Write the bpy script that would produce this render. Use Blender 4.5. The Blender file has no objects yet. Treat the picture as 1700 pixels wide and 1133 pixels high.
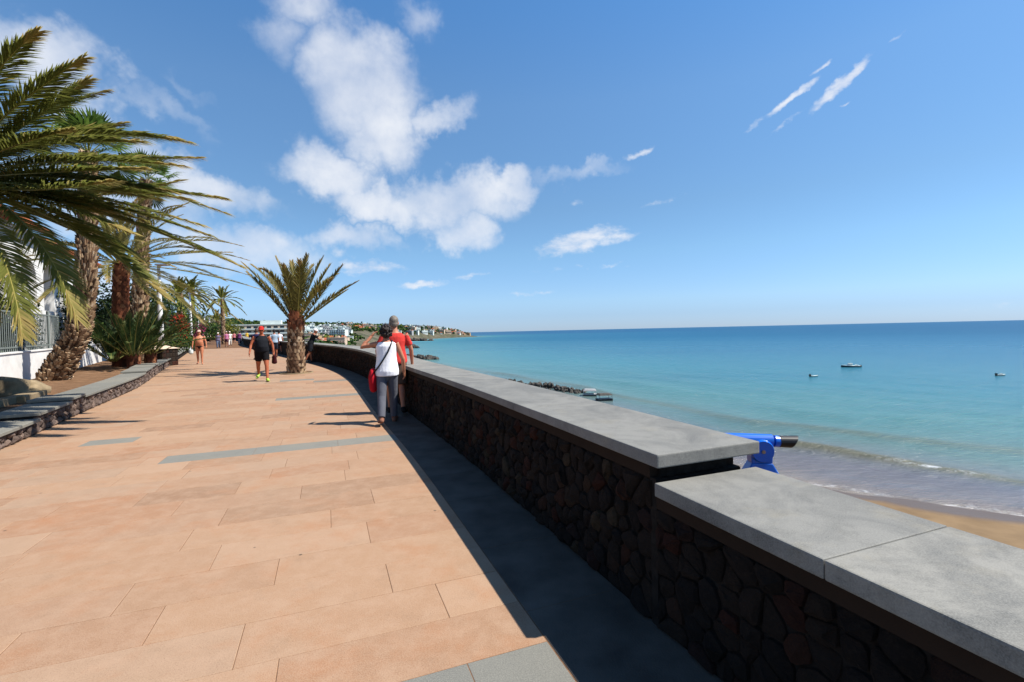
import bpy, bmesh, math, random
import numpy as np
from mathutils import Vector, Matrix, noise as mnoise
random.seed(7); np.random.seed(7)
S = bpy.context.scene
C = bpy.context.collection
R = math.radians
# ------------------------------------------------------------------ camera
IW, IH, FPX = 1700.0, 1133.0, 800.0
ROLL = math.atan(.0222); PITCH = math.atan(18.6/FPX) - .002
CAM = Vector((0, 0, 1.5))
fwd = Vector((0, math.cos(PITCH), -math.sin(PITCH)))
r0 = Vector((1, 0, 0)); u0 = r0.cross(fwd)
RGT = r0*math.cos(ROLL) - u0*math.sin(ROLL); UP = u0*math.cos(ROLL) + r0*math.sin(ROLL)
cd = bpy.data.cameras.new('camera'); cam = bpy.data.objects.new('camera', cd); C.objects.link(cam)
cd.sensor_width = 36; cd.lens = FPX/IW*36; cd.clip_start = .05; cd.clip_end = 120000
m = Matrix((RGT, UP, -fwd)).transposed().to_4x4(); m.translation = CAM; cam.matrix_world = m
S.camera = cam
def ray(px, py): return fwd + RGT*((px-IW/2)/FPX) + UP*((IH/2-py)/FPX)     # direction of a spot in the photo, used for measuring only
def aty(px, py, y):
    d = ray(px, py); return CAM + d*(y/d.y)
# ------------------------------------------------------------------ sun, sky, exposure
SUN_EL = 54.0; SUN_AZ = Vector((1, -.05, 0)).normalized()
sd = bpy.data.lights.new('sun', 'SUN'); sd.energy = 5.0; sd.angle = R(.53); sd.color = (1, .95, .87)
sun = bpy.data.objects.new('sun', sd); C.objects.link(sun)
sdir = Vector((SUN_AZ.x*math.cos(R(SUN_EL)), SUN_AZ.y*math.cos(R(SUN_EL)), math.sin(R(SUN_EL))))
sun.rotation_euler = sdir.to_track_quat('Z', 'Y').to_euler()
S.view_settings.view_transform = 'Standard'; S.view_settings.look = 'None'
S.view_settings.exposure = 0.8; S.view_settings.gamma = 1; S.view_settings.use_curve_mapping = False
S.cycles.max_bounces = 6; S.cycles.use_denoising = True
W = bpy.data.worlds.new('World'); S.world = W; W.use_nodes = True
W.cycles.sampling_method = 'MANUAL'; W.cycles.sample_map_resolution = 256

class NT:
    def __init__(s, tree): s.t = tree; s.n = tree.nodes; s.l = tree.links
    def node(s, typ, **kw):
        n = s.n.new(typ)
        for k, v in kw.items(): setattr(n, k, v)
        return n
    def put(s, sock, v):
        if hasattr(v, 'is_linked'): s.l.new(v, sock)
        elif v is not None:
            try: sock.default_value = v
            except Exception: sock.default_value = tuple(v)[:3]
    def math(s, op, a, b=None, c=None, clamp=False):
        n = s.node('ShaderNodeMath', operation=op, use_clamp=clamp)
        for i, v in enumerate((a, b, c)):
            if v is not None: s.put(n.inputs[i], v)
        return n.outputs[0]
    def vmath(s, op, a, b=None, out=0):
        n = s.node('ShaderNodeVectorMath', operation=op)
        s.put(n.inputs[0], a)
        if b is not None: s.put(n.inputs[1], b)
        return n.outputs[out]
    def mapr(s, v, a, b, c=0, d=1, smooth=False):
        n = s.node('ShaderNodeMapRange', interpolation_type='SMOOTHSTEP' if smooth else 'LINEAR')
        for i, x in enumerate((v, a, b, c, d)): s.put(n.inputs[i], x)
        return n.outputs[0]
    def noise(s, vec, scale, detail=3, rough=.55, dist=0, out=0):
        n = s.node('ShaderNodeTexNoise'); s.put(n.inputs['Vector'], vec)
        s.put(n.inputs['Scale'], scale); s.put(n.inputs['Detail'], detail); s.put(n.inputs['Roughness'], rough); s.put(n.inputs['Distortion'], dist)
        return n.outputs[out]
    def voro(s, vec, scale, feature='F1', out='Distance'):
        n = s.node('ShaderNodeTexVoronoi', feature=feature); s.put(n.inputs['Vector'], vec); s.put(n.inputs['Scale'], scale)
        return n.outputs[out]
    def ramp(s, v, stops, interp='LINEAR'):
        n = s.node('ShaderNodeValToRGB'); s.put(n.inputs[0], v); e = n.color_ramp.elements; n.color_ramp.interpolation = interp
        while len(e) < len(stops): e.new(.5)
        for q, (p, c) in zip(e, stops): q.position = p; q.color = tuple(c) + (1,) if len(c) == 3 else c
        return n.outputs[0]
    def mix(s, f, a, b, mode='MIX'):
        n = s.node('ShaderNodeMix', data_type='RGBA', blend_type=mode, clamp_factor=True)
        s.put(n.inputs[0], f)
        for i, v in ((6, a), (7, b)):
            s.put(n.inputs[i], v if hasattr(v, 'is_linked') else tuple(v) + (1,) if len(v) == 3 else v)
        return n.outputs[2]
    def bump(s, h, strength=.3, dist=.02, normal=None):
        n = s.node('ShaderNodeBump'); s.put(n.inputs['Strength'], strength); s.put(n.inputs['Distance'], dist); s.put(n.inputs['Height'], h)
        if normal is not None: s.put(n.inputs['Normal'], normal)
        return n.outputs[0]
    def attr(s, name, out='Fac'): return s.node('ShaderNodeAttribute', attribute_name=name).outputs[out]
    def pos(s): return s.node('ShaderNodeNewGeometry').outputs['Position']
    def obj(s): return s.node('ShaderNodeTexCoord').outputs['Object']
def linw(r, g, b):
    f = lambda c: (c/255/12.92) if c/255 <= .04045 else ((c/255+.055)/1.055)**2.4
    return (f(r), f(g), f(b))
ALB = .69         # the photo is exposed brightly, so surface colours sit lower than they look in it
def lin(r, g, b): return tuple(c*ALB for c in linw(r, g, b))

SKY_STR = .108; SKY_SAT = 1.12; CLOUD0 = (4.1, 4.35, 4.9); CLOUD1 = (5.0, 5.1, 5.3)
SKY_TINT = [(0, (.29, .43, .86)), (.03, (.33, .455, .79)), (.06, (.42, .54, .79)), (.155, (.545, .655, .755)), (.24, (.60, .69, .74)), (.42, (.72, .84, .88)), (.55, (.62, .86, .97)), (1, (.56, .82, .97))]
# clouds: soft banks laid out over the sky dome by direction, broken up by noise
w = NT(W.node_tree); w.n.clear()
sky = w.node('ShaderNodeTexSky', sky_type='NISHITA', sun_disc=False, sun_elevation=R(SUN_EL), altitude=30, air_density=1.0, dust_density=.05, ozone_density=1.5)
sky.sun_rotation = math.atan2(SUN_AZ.x, SUN_AZ.y)
dirv = w.node('ShaderNodeTexCoord').outputs['Generated']
nw = w.noise(dirv, 6, 5, .6, 0, 1); nw = w.vmath('SUBTRACT', nw, (.5, .5, .5))
nw2 = w.noise(dirv, 26, 4, .6, 0, 1); nw2 = w.vmath('SUBTRACT', nw2, (.5, .5, .5))
def scaled(v, k):
    n = w.node('ShaderNodeVectorMath', operation='SCALE'); w.put(n.inputs[0], v); n.inputs[3].default_value = k; return n.outputs[0]
dbig = w.vmath('ADD', w.vmath('ADD', dirv, scaled(nw, .16)), scaled(nw2, .055))
dsml = w.vmath('ADD', w.vmath('ADD', dirv, scaled(nw, .03)), scaled(nw2, .03))
BLOBS = [  # where (photo spot), half sizes, tilt, weight, big?
 (610,140,120,95,-10,1.0,1),(640,215,85,75,0,1,1),(545,120,70,60,0,.8,1),(455,75,55,60,0,.62,1),(490,15,85,45,0,.6,1),(600,90,60,40,0,.8,1),
 (560,285,95,48,-10,.95,1),(630,335,85,42,-12,1,1),(750,325,120,52,8,1,1),(770,380,62,40,0,.95,1),(840,305,60,28,10,.85,1),(740,195,60,30,20,.72,1),(705,25,45,45,0,.5,1),
 (950,285,90,20,12,.55,1),(1060,249,42,10,14,.75,0),(965,402,95,25,9,.85,0),(1010,395,60,14,4,.7,0),(590,398,80,32,0,.85,1),(610,443,75,18,4,.7,0),(700,468,52,10,6,.75,0),
 (780,458,40,7,4,.55,0),(400,405,140,48,0,.9,1),(330,300,125,42,-10,.95,1),(90,110,95,75,-25,1,1),(270,190,80,25,-20,.45,1),(300,150,60,22,-15,.4,1),(200,330,150,80,0,.8,1),(150,470,200,50,0,.85,1),
 (1398,137,62,13,36,.95,0),(1312,163,60,10,28,.85,0),(1364,107,24,7,25,.7,0),(1300,205,50,6,30,.5,0),(1255,205,26,7,35,.45,0),(1497,56,22,5,22,.5,0),(1408,168,14,4,15,.6,0),(1270,113,14,4,20,.35,0),
 (880,488,50,7,3,.5,0),(1000,441,70,6,4,.42,0),(1105,336,50,9,10,.38,0),(960,335,22,9,5,.4,0),(905,450,40,8,4,.4,0),(1250,505,80,8,2,.25,0),(460,430,110,40,0,.7,1),(1640,505,90,7,2,.3,0),
 (-300,150,220,120,10,.9,1),(-500,420,260,70,0,.8,1),(2300,250,160,40,20,.5,1)]
acc = {0: None, 1: None, 2: None}
def blob(d, axx, axy, a, b, wt, big):      # the axes are square to d, so no offset is needed
    v = dsml if big == 0 else dbig
    x = w.vmath('DOT_PRODUCT', v, tuple(q/a for q in axx), 1); y = w.vmath('DOT_PRODUCT', v, tuple(q/b for q in axy), 1)
    q = w.math('MULTIPLY_ADD', x, x, w.math('MULTIPLY', y, y)); v = w.math('MULTIPLY_ADD', q, -wt/2.2, wt)
    acc[big] = v if acc[big] is None else w.math('MAXIMUM', acc[big], v)
for (px, py, a, b, rot, wt, big) in BLOBS:
    r_ = ray(px, py); k = 1/r_.length; d = r_.normalized()
    tx = (UP.cross(d)*-1).normalized(); ty = d.cross(tx)*-1
    c_, s_ = math.cos(R(rot)), math.sin(R(rot))
    blob(tuple(d), tuple(tx*c_+ty*s_), tuple(ty*c_-tx*s_), a/FPX*k*(.82 if big else .74), b/FPX*k*(.80 if big else .66), wt, big)
for azd, eld, a, b in ((150,35,.3,.12),(200,25,.35,.1),(240,40,.25,.12),(110,30,.2,.05)):
    d = Vector((math.sin(R(azd))*math.cos(R(eld)), math.cos(R(azd))*math.cos(R(eld)), math.sin(R(eld))))
    tx = Vector((0, 0, 1)).cross(d).normalized(); blob(tuple(d), tuple(tx), tuple(d.cross(tx)), a, b, .8, 2)
front = w.math('GREATER_THAN', w.vmath('DOT_PRODUCT', dirv, (0, 1, 0), 1), .05); back = w.math('LESS_THAN', w.vmath('DOT_PRODUCT', dirv, (0, 1, 0), 1), .0)
sm = lambda v: w.mapr(v, 0, 1, 0, 1, True)
A1 = sm(w.math('MAXIMUM', w.math('MULTIPLY', acc[1], front), w.math('MULTIPLY', acc[2], back))); A0 = sm(w.math('MULTIPLY', acc[0], front))
fb = w.noise(dirv, 8, 6, .57); fs = w.noise(w.vmath('MULTIPLY', dirv, (1, 1, 2.2)), 30, 5, .6)
cb = w.mapr(w.math('ADD', A1, w.math('MULTIPLY', w.math('SUBTRACT', fb, .5), 1.2)), .06, 1.5, 0, .95, True)
cb = w.math('MULTIPLY', cb, w.mapr(A1, 0.0, .25))
cs = w.mapr(w.math('ADD', A0, w.math('MULTIPLY', w.math('SUBTRACT', fs, .5), 1.6)), .15, 1.25, 0, .9, True)
cs = w.math('MULTIPLY', cs, w.mapr(A0, 0.0, .2))
cl = w.math('MAXIMUM', cb, cs)
ccol = w.mix(w.mapr(fb, .35, .7), CLOUD0, CLOUD1)
hsv = w.node('ShaderNodeHueSaturation'); w.put(hsv.inputs['Color'], sky.outputs[0]); hsv.inputs['Saturation'].default_value = SKY_SAT
elev = w.vmath('DOT_PRODUCT', dirv, (0, 0, 1), 1)
tinted = w.mix(1.0, hsv.outputs[0], w.ramp(elev, SKY_TINT), 'MULTIPLY')
col = w.mix(cl, tinted, ccol)
bg = w.node('ShaderNodeBackground'); w.put(bg.inputs[0], col); bg.inputs[1].default_value = SKY_STR
w.l.new(bg.outputs[0], w.node('ShaderNodeOutputWorld').inputs[0])

# ------------------------------------------------------------------ materials
MATS = {}
def material(name, fn, rough=.8, spec=.3):
    if name in MATS: return MATS[name]
    mt = bpy.data.materials.new(name); mt.use_nodes = True; t = NT(mt.node_tree); t.n.clear()
    b = t.node('ShaderNodeBsdfPrincipled'); o = t.node('ShaderNodeOutputMaterial'); t.l.new(b.outputs[0], o.inputs[0])
    b.inputs['Roughness'].default_value = rough; b.inputs['Specular IOR Level'].default_value = spec
    fn(t, b); MATS[name] = mt; return mt
def plain(name, c, rough=.7, spec=.3, var=.12, scale=8, bump=.0, bscale=60, metal=0):
    def fn(t, b):
        n = t.noise(t.obj(), scale, 4)
        c0 = tuple(x*(1-var) for x in c); c1 = tuple(min(1, x*(1+var)) for x in c)
        t.put(b.inputs['Base Color'], t.ramp(n, [(.3, c0), (.7, c1)])); b.inputs['Metallic'].default_value = metal
        if bump: t.put(b.inputs['Normal'], t.bump(t.noise(t.obj(), bscale, 4), bump, .01))
    return material(name, fn, rough, spec)
def m_tile(t, b):
    p = t.pos(); tint = t.attr('tint')
    base = t.ramp(tint, [(0, lin(168,124,94)), (.25, lin(204,160,126)), (.5, lin(188,142,110)), (.7, lin(210,168,136)), (.85, lin(192,158,132)), (1, lin(190,128,86))])
    blot = t.noise(p, 1.7, 5, .65); base = t.mix(t.mapr(blot, .5, .72, 0, .6), base, lin(206,128,72)); base = t.mix(t.mapr(t.noise(p, 6.5, 5, .7), .42, .66, 0, .55), base, lin(218,180,152))
    base = t.mix(t.mapr(t.noise(p, .55, 3), .5, .75, 0, .45), base, lin(180,158,136))
    dirt = t.noise(p, 4.5, 6, .7); base = t.mix(t.mapr(dirt, .56, .8, 0, .35), base, lin(128,104,86))
    gr = t.noise(p, 160, 2, .7); base = t.mix(t.mapr(gr, .3, .7, 0, .5), base, lin(240,206,176))
    gd = t.voro(p, 120); base = t.mix(t.mapr(gd, .0, .3, .5, 0), base, lin(110,78,58))
    sp = t.voro(p, 2.3); base = t.mix(t.mapr(sp, .022, .032, .75, 0), base, lin(95,85,78))
    t.put(b.inputs['Base Color'], t.mix(1, base, (.67, .665, .63), 'MULTIPLY')); t.put(b.inputs['Roughness'], t.mapr(gr, .3, .7, .62, .9))
    t.put(b.inputs['Normal'], t.bump(t.noise(p, 110, 3, .7), .35, .004))
def m_grey(t, b):
    p = t.pos(); tint = t.attr('tint')
    base = t.ramp(tint, [(0, lin(112,116,116)), (.5, lin(124,127,125)), (1, lin(134,135,130))])
    base = t.mix(t.mapr(t.noise(p, 2.4, 6, .7), .45, .75, 0, .5), base, lin(96,99,101))
    base = t.mix(t.mapr(t.noise(p, 1.1, 4), .55, .8, 0, .5), base, lin(150,142,124))
    base = t.mix(t.mapr(t.noise(p, 170, 2, .7), .35, .68, 0, .5), base, lin(168,170,166))
    base = t.mix(t.mapr(t.voro(p, 140), 0, .2, .4, 0), base, lin(60,62,64))
    t.put(b.inputs['Base Color'], t.mix(1, base, (1.0, .93, .83), 'MULTIPLY')); t.put(b.inputs['Normal'], t.bump(t.noise(p, 120, 3, .7), .3, .004))
def m_coping(t, b):
    p = t.pos(); tint = t.attr('tint')
    base = t.ramp(tint, [(0, lin(138,138,136)), (.5, lin(152,151,147)), (1, lin(162,160,154))])
    base = t.mix(t.mapr(t.noise(p, 1.9, 8, .72, .8), .44, .66, 0, .85), base, lin(92,94,96)); base = t.mix(t.mapr(t.noise(p, 8, 7, .78), .48, .66, 0, .6), base, lin(104,104,102))
    base = t.mix(t.mapr(t.noise(p, 3.3, 6, .7), .55, .8, 0, .4), base, lin(168,156,126))
    base = t.mix(t.mapr(t.noise(p, 200, 2, .7), .35, .68, 0, .42), base, lin(190,190,186))
    base = t.mix(t.mapr(t.voro(p, 150), 0, .2, .35, 0), base, lin(70,72,72))
    t.put(b.inputs['Base Color'], t.mix(1, base, (.85, .835, .785), 'MULTIPLY')); t.put(b.inputs['Normal'], t.bump(t.noise(p, 130, 4, .7), .25, .004))
def m_stone(t, b):
    p = t.pos(); tint = t.attr('tint')
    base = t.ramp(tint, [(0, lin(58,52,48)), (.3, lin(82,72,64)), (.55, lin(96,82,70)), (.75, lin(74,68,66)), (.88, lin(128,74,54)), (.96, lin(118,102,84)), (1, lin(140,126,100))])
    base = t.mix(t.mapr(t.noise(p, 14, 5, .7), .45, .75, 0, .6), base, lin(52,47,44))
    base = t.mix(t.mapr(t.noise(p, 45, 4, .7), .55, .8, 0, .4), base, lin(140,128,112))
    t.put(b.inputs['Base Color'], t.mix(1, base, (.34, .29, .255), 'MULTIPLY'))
    t.put(b.inputs['Normal'], t.bump(t.noise(p, 30, 8, .75), 1.0, .05))
def m_kstone(t, b):
    p = t.pos(); tint = t.attr('tint')
    base = t.ramp(tint, [(0, lin(92,78,70)), (.4, lin(122,104,94)), (.7, lin(108,94,88)), (1, lin(146,124,110))])
    base = t.mix(t.mapr(t.noise(p, 22, 5, .7), .5, .75, 0, .7), base, lin(66,58,54))
    t.put(b.inputs['Base Color'], base); t.put(b.inputs['Normal'], t.bump(t.noise(p, 40, 6, .72), .9, .02))
def m_mortar(t, b):
    p = t.pos()
    base = t.ramp(t.noise(p, 20, 5, .7), [(.3, lin(30,27,25)), (.7, lin(54,48,43))])
    t.put(b.inputs['Base Color'], base); t.put(b.inputs['Normal'], t.bump(t.voro(p, 9), .8, .03))
def m_soil(t, b):
    p = t.pos()
    base = t.ramp(t.noise(p, 3, 6, .7), [(.3, lin(112,84,62)), (.55, lin(146,112,84)), (.75, lin(166,134,104))])
    base = t.mix(t.mapr(t.noise(p, 60, 3, .7), .5, .8, 0, .6), base, lin(92,72,50))
    t.put(b.inputs['Base Color'], base); t.put(b.inputs['Normal'], t.bump(t.noise(p, 30, 6, .75), .8, .05))
def m_sand(t, b):
    p = t.pos()
    base = t.ramp(t.noise(p, .5, 5, .6), [(.3, lin(120,96,66)), (.7, lin(146,120,86))])
    wet = t.attr('wet'); base = t.mix(wet, base, lin(104,84,64))
    t.put(b.inputs['Base Color'], base); t.put(b.inputs['Roughness'], t.mapr(wet, 0, 1, .95, .35))
    t.put(b.inputs['Normal'], t.bump(t.noise(p, 3, 6, .7), .4, .06))
def m_land(t, b):
    p = t.pos()
    n = t.noise(p, .012, 7, .65); n2 = t.noise(p, .05, 6, .7)
    base = t.ramp(n, [(.35, lin(84,86,66)), (.5, lin(112,104,88)), (.65, lin(128,116,100))])
    base = t.mix(t.mapr(n2, .45, .62, 0, .8), base, lin(68,78,56))
    t.put(b.inputs['Base Color'], base); t.put(b.inputs['Normal'], t.bump(t.noise(p, .03, 6, .7), 1, 8))
def m_sea(t, b):
    p = t.pos(); s = t.attr('shore')
    s = t.math('ADD', s, t.math('MULTIPLY', t.math('SUBTRACT', t.noise(t.vmath('MULTIPLY', p, (.02, .02, 0)), 1, 4, .6), .5), .07))
    c = t.ramp(s, [(0, lin(142,130,118)), (.2, lin(118,114,118)), (.31, lin(112,112,120)), (.38, lin(112,122,122)), (.44, lin(98,128,124)), (.52, lin(80,132,132)), (.62, lin(54,124,136)), (.74, lin(34,106,132)), (.86, lin(26,98,132)), (1, lin(20,86,124))])
    c = t.mix(t.math('MULTIPLY', t.attr('crest'), .75), c, lin(112,108,76))
    far = t.math('DIVIDE', t.vmath('LENGTH', p, out=1), 1)
    pat = t.noise(t.vmath('MULTIPLY', p, (.004, .012, 0)), 1, 5, .6)
    c = t.mix(t.mapr(pat, .5, .72, 0, .35), c, lin(4,78,120))
    foam = t.math('MULTIPLY', t.attr('foam'), t.mapr(t.noise(p, 1.4, 6, .75), .47, .62))
    c = t.mix(foam, c, (.85, .87, .88)); t.put(b.inputs['Base Color'], c)
    b.inputs['IOR'].default_value = 1.33
    pv = t.node('ShaderNodeMapping'); t.put(pv.inputs[0], p); pv.inputs['Rotation'].default_value = (0, 0, R(38)); pv.inputs['Scale'].default_value = (.55, 1.4, 1)
    h1 = t.noise(pv.outputs[0], .8, 6, .62); h2 = t.noise(pv.outputs[0], .16, 4, .55)
    h3 = t.noise(pv.outputs[0], 2.6, 5, .65); bn = t.bump(h2, .7, 1.1); bn = t.bump(h1, .9, .55, bn); t.put(b.inputs['Normal'], t.bump(h3, .8, .14, bn))
    t.put(b.inputs['Roughness'], t.mapr(far, 30, 700, .16, .42))
def leafmat(name, c0, c1, c2=None, trans=.25):
    def fn(t, b):
        tint = t.attr('tint'); st = [(0, c0), (.7, c1)] + ([(1, c2)] if c2 else [])
        base = t.ramp(tint, st); t.put(b.inputs['Base Color'], base)
        o = [n for n in t.n if n.type == 'OUTPUT_MATERIAL'][0]
        tr = t.node('ShaderNodeBsdfTranslucent'); t.put(tr.inputs[0], base); mx = t.node('ShaderNodeMixShader'); mx.inputs[0].default_value = trans; b.inputs['Roughness'].default_value = .6; b.inputs['Specular IOR Level'].default_value = .2
        t.l.new(b.outputs[0], mx.inputs[1]); t.l.new(tr.outputs[0], mx.inputs[2]); t.l.new(mx.outputs[0], o.inputs[0])
    return material(name, fn, .45, .4)
def m_trunk(t, b):
    p = t.obj(); tint = t.attr('tint')
    base = t.ramp(tint, [(0, lin(66,48,36)), (.35, lin(146,114,88)), (.75, lin(200,170,134)), (1, lin(226,200,168))])
    base = t.mix(t.mapr(t.noise(p, 25, 4, .7), .5, .8, 0, .4), base, lin(76,58,44))
    t.put(b.inputs['Base Color'], base); t.put(b.inputs['Normal'], t.bump(t.noise(p, 40, 5, .7), .6, .02))
def m_redtrunk(t, b):
    tint = t.attr('tint'); t.put(b.inputs['Base Color'], t.ramp(tint, [(0, lin(80,46,34)), (.5, lin(136,80,54)), (1, lin(166,112,78))]))
def m_plaster(t, b):
    p = t.pos(); n = t.noise(p, 1.5, 5, .65)
    t.put(b.inputs['Base Color'], t.ramp(n, [(.3, linw(196,194,190)), (.7, linw(222,221,218))])); t.put(b.inputs['Normal'], t.bump(t.noise(p, 60, 4), .15, .01))
M = dict(tile=material('paving_stone', m_tile, .75, .25), grey=material('grey_stone', m_grey, .75, .25), coping=material('coping_stone', m_coping, .8, .25),
 stone=material('lava_stone', m_stone, .9, .2), kstone=material('planter_stone', m_kstone, .9, .2), mortar=material('mortar', m_mortar, .95, .1), soil=material('soil', m_soil, .95, .1),
 sand=material('sand', m_sand, .9, .3), land=material('land', m_land, .95, .1), sea=material('sea_water', m_sea, .2, .3),
 phoenix=leafmat('palm_leaf', lin(70,82,36), lin(142,144,70), lin(200,176,110), .45), phoenix2=leafmat('palm_leaf_dry', lin(74,76,38), lin(142,132,70), lin(196,170,112), .45),
 fan=leafmat('fan_leaf', lin(50,80,30), lin(104,132,56), lin(170,168,92), .35), young=leafmat('young_palm_leaf', lin(38,58,32), lin(80,104,56), lin(132,138,84), .3),
 yellow=leafmat('yellow_palm_leaf', lin(70,84,26), lin(130,132,48), lin(164,156,70)),
 bush=leafmat('bush_leaf', lin(26,46,20), lin(62,92,34), lin(120,138,54)), dark=leafmat('hedge_leaf', lin(18,32,16), lin(40,62,28), lin(80,100,44)), lime=leafmat('lime_leaf', lin(70,104,24), lin(136,156,44), lin(170,180,70)),
 red=leafmat('red_flower', lin(150,30,20), lin(196,60,34), lin(206,110,60)), magenta=leafmat('magenta_flower', lin(150,20,84), lin(200,40,120), lin(220,90,150)),
 trunk=material('palm_trunk', m_trunk, .9, .15), redtrunk=material('red_trunk', m_redtrunk, .85, .15), rachis=plain('rachis', lin(150,140,66), .5, .4, .2, 3), plaster=material('white_plaster', m_plaster, .85, .2),
 white=plain('white_metal', (.6,.6,.59), .45, .4, .06), rail=plain('rail_metal', lin(128,136,132), .5, .4), border=plain('shaded_border_stone', lin(92,86,78), .8, .2, .35, 3, .3, 90), band=plain('brown_band', lin(50,38,30), .9, .15, .25, 3, .2),  # border: grey paving stone in a darker colour that carries the wall's shade
 blue=plain('blue_enamel', linw(10,92,190), .28, .5, .06), black=plain('black_rubber', lin(22,22,24), .45, .4), steel=plain('steel', lin(170,172,174), .3, .5, .05, metal=1),
 rock=plain('rock', lin(86,82,76), .9, .2, .5, 2, .6, 9), boulder=plain('boulder', lin(150,132,104), .9, .2, .3, 3, .5, 14), grout=plain('grout', lin(126,94,70), .95, .1, .3, 20), terracotta=plain('terracotta', lin(176,98,62), .85, .2, .25, 5),
 glass=plain('dark_glass', lin(26,34,40), .12, .5, .2), cream=plain('cream_wall', lin(216,192,168), .85, .2, .08, .2), offwhite=plain('white_wall', linw(196,203,198), .85, .2, .06, .2), ochre=plain('ochre_wall', lin(196,168,128), .85, .2, .08, .2), greywall=plain('grey_wall', lin(176,176,176), .85, .2, .08, .2))
# ------------------------------------------------------------------ helpers
def tag(o, label=None, cat=None, group=None, kind=None):
    if label: o['label'] = label
    if cat: o['category'] = cat
    if group: o['group'] = group
    if kind: o['kind'] = kind
    return o
def link(name, me, parent=None, loc=None, rot=None, sc=None):
    o = bpy.data.objects.new(name, me); C.objects.link(o)
    if parent is not None: o.parent = parent
    if loc is not None: o.location = loc
    if rot is not None: o.rotation_euler = rot
    if sc is not None: o.scale = sc if hasattr(sc, '__len__') else (sc,)*3
    return o
def empty(name, loc, rz=0, sc=1):
    o = link(name, None, None, loc, (0, 0, rz), sc); o.empty_display_size = .2; return o
class MB:
    def __init__(s): s.v = []; s.f = []; s.tint = []; s.t = .5
    def add(s, vs, fs, tint=None):
        k = len(s.v); s.v += [tuple(q) for q in vs]; s.f += [tuple(i+k for i in f) for f in fs]
        s.tint += [s.t if tint is None else tint]*len(vs); return s
    def box(s, x0, x1, y0, y1, z0, z1, tint=None, M4=None):
        vs = [Vector(q) for q in ((x0,y0,z0),(x1,y0,z0),(x1,y1,z0),(x0,y1,z0),(x0,y0,z1),(x1,y0,z1),(x1,y1,z1),(x0,y1,z1))]
        if M4: vs = [M4@q for q in vs]
        return s.add(vs, [(0,3,2,1),(4,5,6,7),(0,1,5,4),(1,2,6,5),(2,3,7,6),(3,0,4,7)], tint)
    def hexa(s, bot, top, tint=None):   # two matching loops of points
        n = len(bot); fs = [tuple(reversed(range(n))), tuple(range(n, 2*n))] + [(i, (i+1) % n, n+(i+1) % n, n+i) for i in range(n)]
        return s.add(list(bot)+list(top), fs, tint)
    def tube(s, pts, rad, seg=10, flat=True, xref=(1, 0, 0), tint=None):
        pts = [Vector(p) for p in pts]; n = len(pts); vs = []; k = len(s.v)
        for i, p in enumerate(pts):
            T = (pts[min(i+1, n-1)] - pts[max(i-1, 0)]).normalized(); X = Vector(xref); X = X - T*X.dot(T)
            if X.length < .05: X = Vector((0, 1, 0)) - T*T.y
            X.normalize(); Y = T.cross(X); r = rad[i]; rx, ry = r if hasattr(r, '__len__') else (r, r)
            vs += [p + X*(math.cos(a)*rx) + Y*(math.sin(a)*ry) for a in (2*math.pi*j/seg for j in range(seg))]
        fs = [(i*seg+j, i*seg+(j+1) % seg, (i+1)*seg+(j+1) % seg, (i+1)*seg+j) for i in range(n-1) for j in range(seg)]
        fs += [tuple(reversed(range(seg))), tuple(range((n-1)*seg, n*seg))]
        return s.add(vs, fs, tint)
    def cap(s, pts, rad, seg=10, xref=(1, 0, 0)):   # tube with rounded ends
        pts = [Vector(p) for p in pts]; rad = [r if hasattr(r, '__len__') else (r, r) for r in rad]
        def end(p, q, r):
            d = (p-q).normalized(); m = min(r); return [(p+d*m*.5, (r[0]*.86, r[1]*.86)), (p+d*m*.85, (r[0]*.5, r[1]*.5)), (p+d*m, (r[0]*.12, r[1]*.12))]
        a = end(pts[0], pts[1], rad[0])[::-1]; b = end(pts[-1], pts[-2], rad[-1])
        return s.tube([q[0] for q in a]+pts+[q[0] for q in b], [q[1] for q in a]+rad+[q[1] for q in b], seg, xref=xref)
    def ball(s, c, r, seg=12, rings=8, tint=None):
        r = r if hasattr(r, '__len__') else (r, r, r); c = Vector(c)
        vs = [c+Vector((0, 0, -r[2]))]; fs = []
        for i in range(1, rings):
            a = math.pi*i/rings - math.pi/2
            vs += [c + Vector((r[0]*math.cos(a)*math.cos(q), r[1]*math.cos(a)*math.sin(q), r[2]*math.sin(a))) for q in (2*math.pi*j/seg for j in range(seg))]
        vs.append(c+Vector((0, 0, r[2]))); L = len(vs)-1
        for j in range(seg): fs.append((0, 1+(j+1) % seg, 1+j)); fs.append((L, 1+(rings-2)*seg+j, 1+(rings-2)*seg+(j+1) % seg))
        for i in range(rings-2):
            for j in range(seg): fs.append((1+i*seg+j, 1+i*seg+(j+1) % seg, 1+(i+1)*seg+(j+1) % seg, 1+(i+1)*seg+j))
        return s.add(vs, fs, tint)
    def mesh(s, name, mat, smooth=False):
        me = bpy.data.meshes.new(name); me.from_pydata(s.v, [], s.f); me.materials.append(M[mat] if isinstance(mat, str) else mat)
        a = me.attributes.new('tint', 'FLOAT', 'POINT'); a.data.foreach_set('value', np.array(s.tint, np.float32))
        if smooth: me.polygons.foreach_set('use_smooth', [True]*len(me.polygons))
        me.update(); return me
    def build(s, name, mat, parent=None, smooth=False, **k): return link(name, s.mesh(name, mat, smooth), parent, **k)
def bevel(me, wdt, seg=1, ang=30):
    bm = bmesh.new(); bm.from_mesh(me); es = [e for e in bm.edges if len(e.link_faces) == 2 and e.calc_face_angle(0) > R(ang)]
    bmesh.ops.bevel(bm, geom=es, offset=wdt, segments=seg, affect='EDGES', profile=.6); bm.to_mesh(me); bm.free(); return me
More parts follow.
